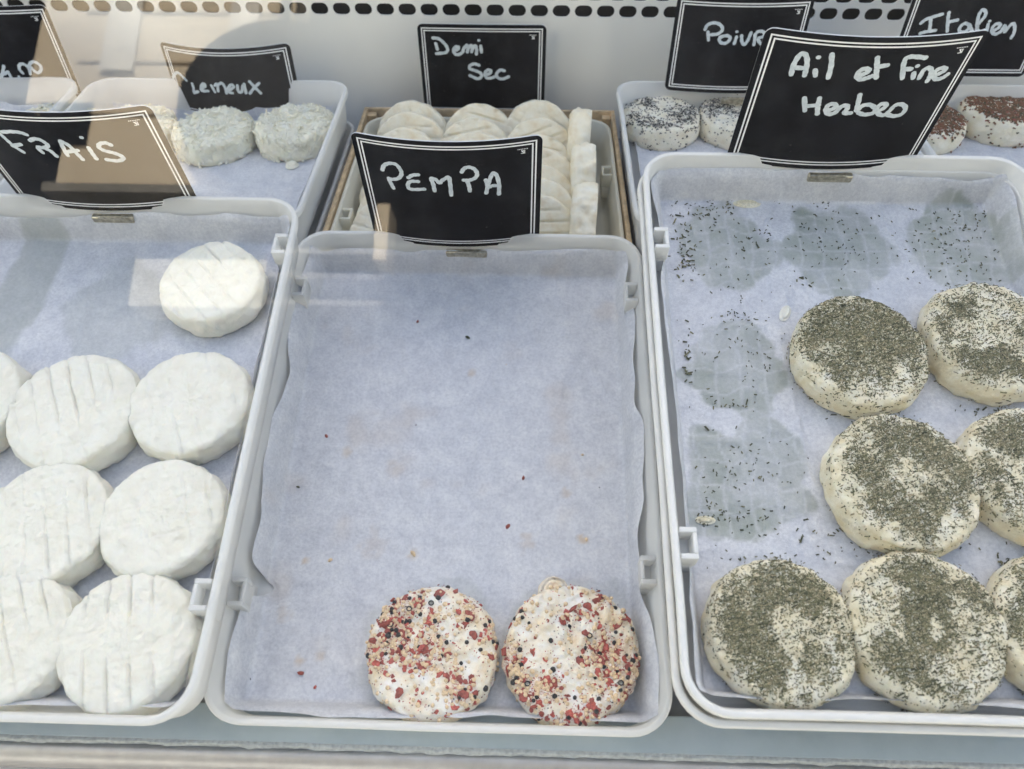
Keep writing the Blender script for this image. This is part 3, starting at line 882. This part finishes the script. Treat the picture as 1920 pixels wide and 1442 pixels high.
specked(1530, 232, 146, -.4436, M_poivre, "black pepper cheese behind the sign Ail et Fine Herbes", G_B, 621, "pepper_cheese", 500, [M_black, M_grey], [.8, .2], .0020)
specked(1274, 408, 164, -.4436, M_poivre, "black pepper cheese peeking out left of the herb tray's rim", G_B, 634, "pepper_cheese", 950, [M_black, M_grey], [.8, .2], .0020)
G_I = "red spiced cheeses in the far right tray"
specked(1872, 222, 146, -.4406, M_ital, "red spiced cheese in the far right corner, crowned with coarse rusty spice", G_I, 650, "spiced_cheese", 2800, [M_rust, M_red2, M_herb_d], [.70, .08, .22], .0028, coat="spice_coating", side=.05, densf=lambda a, b: np.clip(1.3*sstep(1.0, .82, np.hypot(a, b)/.044), .02, 1), h0=.031)
specked(1728, 236, 146, -.4406, M_ital, "red spiced cheese mostly hidden behind the right edge of the sign Ail et Fine Herbes", G_I, 661, "spiced_cheese", 2600, [M_rust, M_red2, M_herb_d], [.70, .08, .22], .0028, coat="spice_coating", side=.05, densf=lambda a, b: np.clip(1.3*sstep(1.0, .82, np.hypot(a, b)/.044), .02, 1))

# half-dry cheeses leaning in three rows, a fourth row stands on edge
G_D = "half-dry cheeses standing in rows in the cream tray"
meshes = [cheese_mesh(.0405, .0175, 700+k*9, M_demi, .0003, True, .6+.25*k, .0030, segs=120, g_pitch=.0112, g_depth=.0023, rough_side=.0012, rings=30)[0] for k in range(5)]
floor_z = -.4425-.044+.001
rowname = ["left", "middle", "right"]
ordn = ["backmost", "second from the back", "third from the back", "fourth from the back", "fifth from the back", "sixth from the back", "seventh from the back", "frontmost"]
for c, px in enumerate((768, 893, 1011)):
    for k in range(7):
        yy = .853-.0315*k + .003*math.sin(k*2.1+c)
        lean = math.radians(33+1.5*k+3*math.sin(k*5.3+c*1.9))
        x, _ = at_back(px, 190, -.41)
        ytop, ztop = yy, floor_z + .081*math.cos(lean)
        # disc: axis tilted towards the viewer; the bottom edge stands on the floor
        M = B_at(x + (.002*math.sin(k*3+c*2)), yy-.0405*math.sin(lean), floor_z+.0405*math.cos(lean)+.021*math.sin(lean)*.0+.003) @ Matrix.Rotation(math.pi/2-lean, 4, 'X') @ Matrix.Rotation(R.uniform(-.5, .5)+.4, 4, 'Z') @ Matrix.Translation((0, 0, -.021))
        o = obj("half_dry_cheese", meshes[(c*3+k) % 5], None, M)
        tag(o, f"half-dry cheese leaning back in the {rowname[c]} row of the crate, {ordn[k]}", "cheese", G_D)
for k, yy in enumerate((.806, .727, .648)):
    x, _ = at_back((1089, 1095, 1097, 1106)[k], (240, 308, 385, 440)[k], -.42)
    M = B_at(x+.0115, yy, floor_z+.0415) @ Matrix.Rotation(math.radians(-4+3*(k % 2)), 4, 'Z') @ Matrix.Rotation(math.radians(-90), 4, 'Y') @ Matrix.Rotation(R.uniform(0, 6), 4, 'Z') 
    me = cheese_mesh(.0400, .0245, 760+k*9, M_demi, .0012, False, .5, .0075, segs=130, side_bulge=.0010, rough_side=.0042, rings=24)[0]
    tag(obj("half_dry_cheese", me, None, M), "half-dry cheese standing edge-on along the right side of the crate, " + ("backmost", "second from the back", "third from the back", "nearest, partly behind the front tray's rim")[k], "cheese", G_D)

# ------------------------------------------------------------------ crumbs and scattered herbs
G_CR = "loose spice crumbs on the empty sheet"
cr = [(738, 512, .0011, M_black, "tiny black crumb nearest the sign PEMPA on the empty sheet"), (783, 603, .0013, M_red2, "dark red crumb below the leftmost black one on the empty sheet"),
      (877, 633, .0017, M_herb_d, "dark olive crumb in the upper middle of the empty sheet"), (949, 685, .0014, M_mustard, "small square brownish crumb in the upper half of the empty sheet"),
      (612, 818, .0017, M_red2, "dark red crumb by the left side of the empty sheet"), (1092, 853, .0012, M_mustard, "ochre crumb towards the right side of the empty sheet"),
      (981, 897, .0016, M_red2, "upper of the two dark red crumbs right of centre"), (559, 913, .0011, M_herb_d, "tiny dark crumb low on the left side of the sheet"),
      (952, 987, .0020, M_red2, "elongated dark red crumb above the gap between the two pepper-mix cheeses"), (775, 1038, .0022, M_mustard, "yellow mustard seed lying above the left pepper-mix cheese"),
      (619, 1050, .0016, M_mustard, "pale seed left of the yellow mustard seed"), (1099, 1012, .0014, M_mustard, "orange crumb above the right pepper-mix cheese"),
      (564, 1262, .0019, M_red2, "red and black crumb low at the left of the sheet"), (591, 1288, .0013, M_red, "bright red crumb lowest on the sheet"),
      (468, 1272, .0012, M_black, "grey-black crumb in the lower left corner of the sheet"), (780, 797, .0006, M_black, "pin-sized black speck at the centre of the sheet"),
      (1124, 914, .0005, M_black, "pin-sized speck by the right side of the sheet"), (508, 770, .0009, M_black, "black speck at the curled left edge of the sheet")]
for k, (px, py, s_, mt, lab) in enumerate(cr):
    u, v = at_front(px, py, PE['n']-DEPTH+.002)
    o = obj("spice_crumb", chunk("spice_crumb", mt, s_, 800+k, .7, 1, .25), None, F_at(u, v, PE['n']-DEPTH+.0022) @ Matrix.Rotation(k*1.3, 4, 'Z') @ Matrix.Diagonal((1.35, .8, 1, 1)))
    tag(o, lab, "crumb", G_CR)

def herb_scatter():
    rs = np.random.RandomState(31)
    pts, sz = [], []
    def cl(px, py, sx, sy, n, lmin=.0008, lmax=.0022):
        for _ in range(int(n*1.45)): pts.append((px+rs.normal(0, sx), py+rs.normal(0, sy))); sz.append(rs.uniform(lmin, lmax))
    cl(1300, 405, 22, 14, 14, .001, .003); cl(1345, 395, 26, 12, 22); cl(1385, 382, 25, 8, 14, .001, .003)
    cl(1370, 460, 55, 45, 46); cl(1284, 470, 10, 28, 26, .001, .003); cl(1290, 496, 10, 4, 10, .001, .0026); cl(1430, 440, 16, 10, 10)
    cl(1570, 450, 50, 45, 60); cl(1550, 385, 15, 10, 10); cl(1505, 530, 10, 5, 6, .001, .003); cl(1790, 430, 55, 35, 90); cl(1800, 500, 50, 25, 34)
    cl(1385, 595, 20, 6, 14); cl(1400, 650, 45, 50, 34); cl(1375, 755, 25, 8, 14); cl(1290, 660, 6, 40, 14, .001, .003); cl(1400, 880, 50, 40, 50); cl(1340, 965, 18, 10, 16); cl(1323, 975, 7, 6, 16)
    cl(1410, 975, 20, 12, 12); cl(1590, 720, 150, 70, 16); cl(1620, 1020, 120, 20, 40); cl(1450, 1050, 60, 12, 20); cl(1500, 350, 190, 16, 16); cl(1850, 770, 40, 10, 14); cl(1890, 1060, 10, 10, 18, .001, .003)
    cl(1500, 620, 260, 240, 60, .0005, .0011)
    for (px, py, l) in ((1287, 665, .0052), (1291, 700, .0052), (1400, 755, .0050), (1325, 804, .0035), (1765, 378, .0060), (1800, 395, .004), (1502, 1012, .0040), (1272, 405, .0045), (1265, 415, .005), (1393, 470, .003), (1420, 462, .004), (1342, 671, .003), (1510, 975, .0035), (1845, 767, .004)):
        pts.append((px, py)); sz.append(l)
    P = []
    for (px, py) in pts:
        u, v = at_front(px, py, HE['n']-DEPTH+.002); P.append((u, v, HE['n']-DEPTH+.0026))
    P = np.array(P); sz = np.array(sz); n = len(P)
    keep = (P[:, 0] > HE['u0']+.019) & (P[:, 0] < HE['u1']-.02)
    P, sz = P[keep], sz[keep]; n = len(P)
    sz = sz*1.12
    size = np.stack([sz, np.clip(sz*.36, .0005, .0012), np.full(n, .0005)], -1)
    o = bits_mesh("scattered_herbs", P, np.tile([[0, 0, 1.]], (n, 1)), size, [M_herb_d, M_herb_o], rs.choice(2, n, p=[.75, .25]), None, FRONT, seed=5, tilt=.1)
    tag(o, "dark dried herb bits strewn over the sheet of the right front tray", "herbs", kind="stuff")
herb_scatter()
for px, py, r_, h_, lab, mt in ((1472, 588, .0040, .0022, "drop-shaped white curd smear left of the furthest back herb cheese", M_frais), (1322, 976, .0030, .0022, "yellowish curd bit with herbs stuck to it above the corner herb cheese", M_herb),
                        (1400, 382, .0060, .0012, "thin yellow-green smear at the top of the first grease print", M_herb)):
    u, v = at_front(px, py, HE['n']-DEPTH+.002)
    me, _, _ = cheese_mesh(r_, h_, int(px), mt, .0006, False, 0, h_*.6, segs=32, dustf=lambda x, y: x*0+.4)
    tag(obj("curd_bit", me, None, F_at(u, v, HE['n']-DEPTH+.0020) @ Matrix.Rotation(1.1 if px == 1472 else 0, 4, 'Z') @ Matrix.Diagonal((1.5 if px != 1324 else 1.1, .7 if px != 1324 else 1.0, 1, 1))), lab, "crumb")

# ------------------------------------------------------------------ signs
def smooth_path(pts, k=5):
    if len(pts) < 3: 
        return [tuple(np.array(pts[0])+(np.array(pts[-1])-np.array(pts[0]))*t/3) for t in range(4)] if len(pts) == 2 else list(pts)
    P = [np.array(p, float) for p in pts]; P = [2*P[0]-P[1]]+P+[2*P[-1]-P[-2]]
    out = []
    for i in range(1, len(P)-2):
        for j in range(k):
            t = j/k
            out.append(.5*((2*P[i])+(-P[i-1]+P[i+1])*t+(2*P[i-1]-5*P[i]+4*P[i+1]-P[i+2])*t*t+(-P[i-1]+3*P[i]-3*P[i+1]+P[i+2])*t**3))
    out.append(P[-2])
    return out
def ribbon(path, w, fn, off, v, f):
    """flat brush stroke with round ends on the sign surface"""
    P = [np.array(p, float) for p in path]
    if len(P) == 1 or np.linalg.norm(P[-1]-P[0])+len(P)*1e-9 < 1e-5 and len(P) < 3:
        c = P[0]; o = len(v); n = 12
        v.append(fn(c[0], c[1], off))
        for k in range(n): a = 2*math.pi*k/n; v.append(fn(c[0]+w/2*math.cos(a), c[1]+w/2*.9*math.sin(a), off))
        f += [[o, o+1+k, o+1+(k+1) % n] for k in range(n)]
        return
    T = []
    for i in range(len(P)):
        t = P[min(i+1, len(P)-1)]-P[max(i-1, 0)]; T.append(t/(np.linalg.norm(t)+1e-12))
    cap0 = [(P[0]-T[0]*w/2*math.cos(a), w*math.sin(a)) for a in (.15, .6, 1.1)]
    rows = [(p, s_, T[0]) for p, s_ in cap0]
    rows += [(P[i], w*(1+.10*math.sin(i*1.7+P[0][0]*900)), T[i]) for i in range(len(P))]
    rows += [(P[-1]+T[-1]*w/2*math.cos(a), w*math.sin(a), T[-1]) for a in (1.1, .6, .15)]
    o = len(v)
    for p, s_, t in rows:
        nrm = np.array([-t[1], t[0]])
        for q in (-.5, 0, .5):
            pp = p+nrm*s_*q; v.append(fn(pp[0], pp[1], off))
    for i in range(len(rows)-1):
        b = o+3*i
        f.append([b, b+3, b+4, b+1]); f.append([b+1, b+4, b+5, b+2])
def make_sign(F, c, y0, ztop, w, h, bulge, label, strokes, crop, sw, yaw=0, pitch=0, clip=None, flip_logo=False, frame='F'):
    """F: frame matrix; c: x centre; y0: plane of the card's ends; ztop: top edge. The card bows towards the viewer."""
    M = F @ Matrix.Translation((c, y0, ztop)) @ Matrix.Rotation(yaw, 4, 'Z') @ Matrix.Rotation(pitch, 4, 'X')
    def fn(x, z, off=0.0):
        k = x/(w/2)
        y = -bulge*(1-k*k); dy = 2*bulge*k/(w/2)
        nl = math.hypot(1, dy)
        return (x + off*dy/nl, y - off/nl, z)
    root = empty("price_sign", M); tag(root, label, "sign", "black chalkboard signs standing on the trays")
    cr_, n = .0065, 44
    xs = [-w/2+w*i/n for i in range(n+1)]
    xs = sorted(set([round(x, 6) for x in xs] + [round(s_*(w/2-cr_*(1-math.cos(a))), 6) for s_ in (-1, 1) for a in (.3, .6, .9, 1.2)]))
    v, f, mi = [], [], []
    rows = 5
    for x in xs:
        e = max(0, abs(x)-(w/2-cr_)); dz = cr_-math.sqrt(max(0, cr_*cr_-e*e))
        for side in (0, 1):
            for j in range(rows):
                z = -h+dz+(h-2*dz)*j/(rows-1)
                p = fn(x, z, .0 if side == 0 else -.0011); v.append(p)
    st_ = 2*rows
    for i in range(len(xs)-1):
        a, b = i*st_, (i+1)*st_
        for j in range(rows-1):
            f.append([a+j, b+j, b+j+1, a+j+1]); mi.append(0)
            f.append([a+rows+j, a+rows+j+1, b+rows+j+1, b+rows+j]); mi.append(0)
        f.append([a+rows-1, b+rows-1, b+2*rows-1, a+2*rows-1]); mi.append(1)
        f.append([a, a+rows, b+rows, b]); mi.append(1)
    for a in (0, (len(xs)-1)*st_):
        for j in range(rows-1): f.append([a+j, a+j+1, a+rows+j+1, a+rows+j]); mi.append(1)
    obj("card", mesh_from("card", v, f, [M_slate, M_edge], False, mi), root)
    for inset, lw in ((.0048, .0012), (.0075, .0012)):
        v, f = [], []
        x1, z1, z0 = w/2-inset, -inset, -h+inset
        hw = lw/2
        nn = 40
        for (zc) in (z1, z0):
            o = len(v)
            for i in range(nn+1):
                x = -x1-hw+(2*x1+2*hw)*i/nn
                v += [fn(x, zc-hw, .0002), fn(x, zc+hw, .0002)]
            f += [[o+2*i, o+2*i+2, o+2*i+3, o+2*i+1] for i in range(nn)]
        for s_ in (-1, 1):
            o = len(v); v += [fn(s_*x1-hw, z0+hw, .0002), fn(s_*x1+hw, z0+hw, .0002), fn(s_*x1+hw, z1-hw, .0002), fn(s_*x1-hw, z1-hw, .0002)]; f.append([o, o+1, o+2, o+3])
        obj("border_line", mesh_from("border_line", v, f, M_line, False), root)
    # lettering: pen strokes traced on the card
    Mi = M.inverted()
    org = Mi @ Vector((0, 0, CZ))
    def to_card(px, py):
        d = Mi.to_3x3() @ Vector(ray(px, py))
        yy = -bulge
        for _ in range(8):
            t = (yy-org.y)/d.y; x = org.x+d.x*t; z = org.z+d.z*t
            yy = -bulge*(1-(x/(w/2))**2)
        return x, z
    v, f = [], []
    x0, y0_, sc = crop
    for k, s_ in enumerate(strokes):
        P = [to_card(x0+a*sc, y0_+b*sc) for a, b in s_]
        ribbon(smooth_path(P), sw, fn, .0003+.00004*k, v, f)
    obj("lettering", mesh_from("lettering", v, f, M_chalk, False), root)
    # maker's little mark in the corner
    v, f = [], []
    lx, lz = w/2-.0150, -.0145
    def q(a, b, c_, d, off=.0003):
        o = len(v); v.extend([fn(a, b, off), fn(c_, b, off), fn(c_, d, off), fn(a, d, off)]); f.append([o, o+1, o+2, o+3])
    q(lx-.0016, lz-.0016, lx+.0016, lz-.0010); q(lx+.0010, lz-.0010, lx+.0016, lz+.0018)
    o = len(v); v.extend([fn(lx-.0017, lz+.0018, .0003), fn(lx-.0007, lz+.0018, .0003), fn(lx+.0010, lz-.0004, .0003), fn(lx+.0002, lz-.0010, .0003)]); f.append([o, o+1, o+2, o+3])
    o = len(v); v.extend([fn(lx-.0004, lz+.0018, .0003), fn(lx+.0007, lz+.0018, .0003), fn(lx+.0007, lz+.0006, .0003)]); f.append([o, o+1, o+2])
    for k in range(7): q(lx-.0042+.0012*k, lz+.0027, lx-.0042+.0012*k+.0007, lz+.0034)
    obj("maker_mark", mesh_from("maker_mark", v, f, M_line, False), root)
    if clip:
        cx, cz, cw_, yo = clip
        mb = MB().box(cx-cw_/2, cx+cw_/2, yo-.0030, yo+.0025, cz-.0070, cz, .0014)
        mb.box(cx-cw_*.30, cx+cw_*.32, yo-.0038, yo-.0030, cz-.0012, cz+.0020, .0004)
        mb.build("clip", M_brass, root, None, True)
    return root

CRP = (640, 240, 1/4.8)
S_PEMPA = [[(370, 375), (385, 335), (430, 316), (490, 325), (530, 370), (542, 412), (515, 450), (465, 460), (428, 450)], [(430, 460), (450, 500), (470, 538)],
           [(692, 418), (640, 422), (604, 445)], [(692, 478), (625, 478), (600, 505), (612, 542), (660, 550), (748, 547)],
           [(808, 455), (828, 505), (840, 562)], [(812, 448), (850, 460), (885, 492), (905, 470), (960, 437)], [(972, 445), (982, 520), (990, 600)],
           [(1084, 392), (1105, 360), (1150, 348), (1200, 368), (1222, 412), (1200, 448), (1150, 465), (1102, 465)], [(1135, 478), (1150, 520), (1157, 562)],
           [(1304, 580), (1318, 520), (1338, 450), (1366, 400), (1398, 425), (1418, 500), (1418, 590)], [(1300, 462), (1322, 525), (1362, 513), (1418, 516)]]
CRA = (1360, 50, 520/1920)
S_AIL = [[(456, 328), (470, 270), (510, 200), (548, 186), (566, 225), (560, 290), (548, 335)], [(490, 282), (555, 286)], [(622, 300), (623, 336)], [(645, 210)], [(738, 190), (732, 270), (712, 350)],
         [(915, 338), (965, 322), (995, 300), (975, 288), (935, 300), (908, 340), (935, 362), (980, 352), (1018, 338)], [(1052, 212), (1047, 280), (1044, 350)], [(1050, 275), (1120, 264)],
         [(1385, 212), (1310, 204), (1255, 212), (1232, 260), (1224, 352)], [(1240, 288), (1283, 290)], [(1302, 318), (1298, 350)], [(1328, 268)], [(1340, 350), (1368, 300), (1404, 280), (1424, 300), (1412, 340), (1395, 372)],
         [(1440, 335), (1488, 315), (1522, 292), (1500, 280), (1455, 300), (1438, 335), (1455, 358), (1498, 350), (1536, 325)],
         [(548, 490), (550, 575)], [(652, 490), (640, 545), (636, 598)], [(552, 545), (645, 537)],
         [(700, 578), (745, 562), (766, 540), (745, 528), (710, 540), (694, 575), (715, 600), (760, 588), (800, 548), (840, 540), (842, 562), (822, 592), (866, 592)],
         [(930, 466), (916, 530), (905, 572)], [(910, 575), (950, 540), (1000, 535), (1036, 562), (1018, 592), (960, 602), (920, 590)],
         [(1050, 580), (1095, 556), (1112, 532), (1080, 528), (1048, 556), (1052, 592), (1090, 606), (1130, 580), (1170, 540), (1215, 530), (1244, 556), (1218, 598), (1165, 612), (1115, 602)]]
CRF = (0, 180, 400/1920)
S_FRAIS = [[(240, 345), (180, 326), (100, 318), (20, 322)], [(0, 335), (60, 390), (130, 450), (212, 502)], [(115, 446), (188, 432)],
           [(272, 398), (310, 382), (365, 392), (410, 420), (432, 442), (400, 462), (345, 456)], [(345, 470), (385, 505)], [(395, 462), (455, 490), (512, 538)],
           [(545, 402), (570, 460), (610, 530)], [(550, 402), (620, 440), (690, 510), (746, 566)], [(605, 498), (700, 484)], [(800, 462), (832, 510), (870, 560)], [(735, 368)],
           [(1000, 435), (950, 416), (900, 425), (892, 455), (940, 485), (1020, 505), (1090, 532), (1110, 560), (1060, 578), (962, 566)]]
CRD = (760, 30, .15625)
S_DEMI = [[(330, 262), (400, 272), (470, 330), (508, 398), (480, 438), (375, 450)], [(365, 330), (385, 398)], [(585, 415), (625, 402), (640, 375), (605, 368), (578, 410), (600, 455), (645, 460), (675, 442)],
          [(690, 430), (704, 385), (742, 348), (750, 390), (744, 430)], [(752, 392), (788, 350), (802, 390), (796, 428)], [(808, 392), (838, 352), (856, 400), (852, 455)], [(905, 360), (914, 430)], [(882, 290)],
          [(885, 588), (830, 572), (778, 592), (775, 630), (830, 650), (900, 680), (915, 720), (870, 750), (775, 712)], [(960, 702), (1008, 690), (1028, 655), (990, 645), (955, 685), (975, 738), (1035, 740), (1078, 722)],
          [(1188, 655), (1140, 645), (1095, 690), (1112, 738), (1170, 752), (1240, 725)]]
CRO = (1240, 0, 1/6)
S_POIV = [[(492, 330), (520, 280), (590, 256), (660, 276), (688, 330), (640, 378), (560, 390)], [(525, 360), (530, 448)], [(660, 415), (740, 400), (775, 432), (730, 482), (670, 478), (652, 432), (700, 405)], [(845, 415), (820, 488)], [(850, 355)],
          [(902, 400), (905, 465), (932, 500), (972, 450), (1008, 368)], [(1055, 395), (1040, 500)], [(1050, 390), (1090, 352), (1150, 358), (1150, 405), (1085, 435), (1115, 490)]]
CRI = (1660, 0, 260/1920)
S_ITA = [[(492, 320), (560, 268), (700, 220), (788, 196)], [(628, 262), (620, 350), (612, 410)], [(480, 462), (560, 438), (692, 420)], [(880, 172), (866, 260), (856, 430)], [(868, 305), (930, 290), (1000, 275)],
         [(1165, 345), (1100, 322), (1035, 370), (1025, 430), (1090, 440), (1150, 395), (1165, 345), (1200, 440)], [(1262, 400), (1272, 300), (1295, 200), (1345, 132), (1388, 165), (1375, 225), (1320, 290), (1275, 350), (1275, 415), (1320, 438), (1365, 415)],
         [(1420, 335), (1402, 425)], [(1442, 290)], [(1485, 425), (1560, 385), (1588, 338), (1540, 325), (1485, 372), (1472, 435), (1520, 470), (1585, 440)], [(1590, 440), (1625, 385), (1655, 350), (1648, 440), (1700, 375), (1760, 322), (1788, 365), (1778, 450), (1740, 520)]]
CRC = (270, 60, .15625)
S_CREM = [[(510, 580), (450, 520), (400, 485), (360, 522), (352, 570), (385, 625)], [(580, 620), (598, 680), (602, 728), (652, 712)], [(700, 675), (738, 645), (718, 618), (690, 645), (692, 702), (772, 706)],
          [(810, 640), (852, 718)], [(852, 640), (880, 622), (892, 708)], [(900, 625), (940, 612), (980, 680), (992, 732)], [(1035, 692), (1078, 655), (1050, 630), (1012, 670), (1022, 720), (1065, 730)],
          [(1122, 640), (1132, 708), (1170, 718), (1188, 640)], [(1202, 622), (1226, 730)], [(1266, 592), (1330, 660), (1402, 732)], [(1380, 612), (1320, 670), (1272, 735)]]
CR4 = (0, 0, 200/1696)
S_400 = [[(62, 1050), (44, 1150), (14, 1245)], [(20, 1190), (80, 1170), (128, 1140)], [(128, 1140), (165, 1205), (200, 1282)], [(305, 1222), (325, 1262)],
         [(365, 1160), (315, 1105), (308, 1040), (355, 1012), (420, 1042), (468, 1100), (484, 1172)], [(478, 1130), (466, 1040), (510, 984), (580, 992), (648, 1050), (650, 1118), (605, 1155), (545, 1122), (478, 1050)]]

make_sign(FRONT, -.0655, .4570, -.4165, .1475, .1215, .0098, "black curved sign lettered PEMPA on the middle front tray", S_PEMPA, CRP, .0034, clip=(.009, -.1235, .0370, -.0125))
make_sign(FRONT, .2345, .4780, -.3385, .1520, .1205, .0100, "black curved sign lettered Ail et Fine Herbes on the herb tray", S_AIL, CRA, .0036, clip=(.008, -.1225, .0360, -.0130))
make_sign(FRONT, -.3525, .4457, -.3835, .1510, .1020, .0100, "black curved sign lettered FRAiS behind the plain white cheeses, half washed by tan reflection", S_FRAIS, CRF, .0034, clip=(.004, -.1040, .0350, -.0130))
make_sign(BACK, -.0590, .8915, -.3430, .1460, .1090, .0010, "black sign lettered Demi Sec standing behind the leaning half-dry cheeses", S_DEMI, CRD, .0036, pitch=math.radians(3))
make_sign(BACK, .2225, .8640, -.3010, .1440, .1020, .0075, "black curved sign lettered Poivr above the black pepper cheeses", S_POIV, CRO, .0034, clip=(.010, -.106, .034, -.0095))
make_sign(BACK, .4640, .8500, -.2680, .1500, .1090, .0005, "black sign lettered Italien in the far right corner", S_ITA, CRI, .0034)
make_sign(BACK, -.3475, .8700, -.3570, .1475, .0830, .0190, "black sign lettered Cremeux, its lower edge tucked behind the tray rim", S_CREM, CRC, .0032)
make_sign(BACK, -.6080, .8700, -.3190, .1480, .1050, .0080, "black sign with the price 4,00 cut by the top left corner", S_400, CR4, .0034, pitch=0)

# ------------------------------------------------------------------ mirrored street behind the viewer, with boards and walls added to shape light
mb = MB(); mb.box(-40, 40, -40, 40, -CZ-.1, -CZ)
tag(mb.build("pavement", M_ground, None, BACK), kind="structure")
mb = MB(); mb.box(-3.0, 3.0, 1.02, 1.06, -CZ, .90)
tag(mb.build("sun_block_board", M_board, None, BACK), kind="structure")  # unseen board added to keep direct sun off the counter
mb = MB(); mb.box(-1.25, 1.25, .10, 1.0, -CZ, -.66)
tag(mb.build("counter_body", M_board, None, BACK), kind="structure")
house = empty("street_house", BACK @ Matrix.Translation((0, -4.3, -CZ)))
tag(house, "house with a tan wall bay and added dark backing wall, mirrored in the left part of the glass", "building")
def HB(x0, x1, z0, z1, y0, y1, name, mat, b=0):
    return MB().box(x0, x1, y0+4.3, y1+4.3, z0+CZ, z1+CZ, b).build(name, mat, house)
HB(-4.4, 4.6, -CZ, 4.5, -4.6, -4.3, "sky_block_wall", M_darkwall)  # dark wall added so that no sky mirrors in the glass
HB(-14, -4.4, -CZ, 4.3, -4.6, -4.28, "bounce_wall", M_board)  # unseen pale walls added on both sides to bounce light into the case
HB(4.6, 14, -CZ, 4.3, -4.6, -4.28, "bounce_wall", M_board)
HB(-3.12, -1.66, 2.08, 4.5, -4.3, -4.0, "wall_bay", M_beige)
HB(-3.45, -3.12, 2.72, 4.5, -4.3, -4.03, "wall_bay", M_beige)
HB(-3.30, -2.96, 2.39, 2.70, -4.29, -3.98, "dark_window", M_darkwall)
HB(-2.53, -1.68, 1.28, 1.60, -4.3, -4.02, "window_blind", M_blind)
for z_ in (1.66, 1.49, 1.31):
    HB(-1.67, -.92, z_, z_+.035, -4.3, -4.03, "window_slat", M_slat)
HB(-1.00, -.915, 1.62, 2.01, -4.29, -4.02, "pilaster", M_beige)
for z_ in (2.62, 3.02, 3.42):
    HB(-3.12, -1.66, z_, z_+.02, -4.0, -3.985, "render_joint", M_joint)
HB(-3.16, -1.62, 2.02, 2.08, -4.3, -3.93, "sill_course", M_slat)
HB(-2.95, -2.72, 2.95, 3.6, -4.0, -3.97, "shutter", M_shut)
HB(-2.10, -1.90, 3.25, 3.7, -4.0, -3.97, "shutter", M_shut)
# invented disc in place of an unknown rounded outline mirrored in the glass
v, f = [], []
n = 48
for y in (0, .08):
    v += [(.61*math.cos(2*math.pi*k/n), y, .61*math.sin(2*math.pi*k/n)) for k in range(n)]
f = [list(range(n)), list(range(n, 2*n))[::-1]] + [[k, k+n, (k+1) % n+n, (k+1) % n] for k in range(n)]
rs_ = obj("stand_in_disc", mesh_from("stand_in_disc", v, f, M_dark, False), None, BACK @ Matrix.Translation((-1.72, -3.95, 2.67)))
tag(rs_, "round dark stand-in disc mirrored in the glass over the sign Cremeux", "dark disc")
MB().box(-.03, .03, -.06, .0, -.05, .9).build("disc_bar", M_dark, rs_)  # bar invented along with the disc
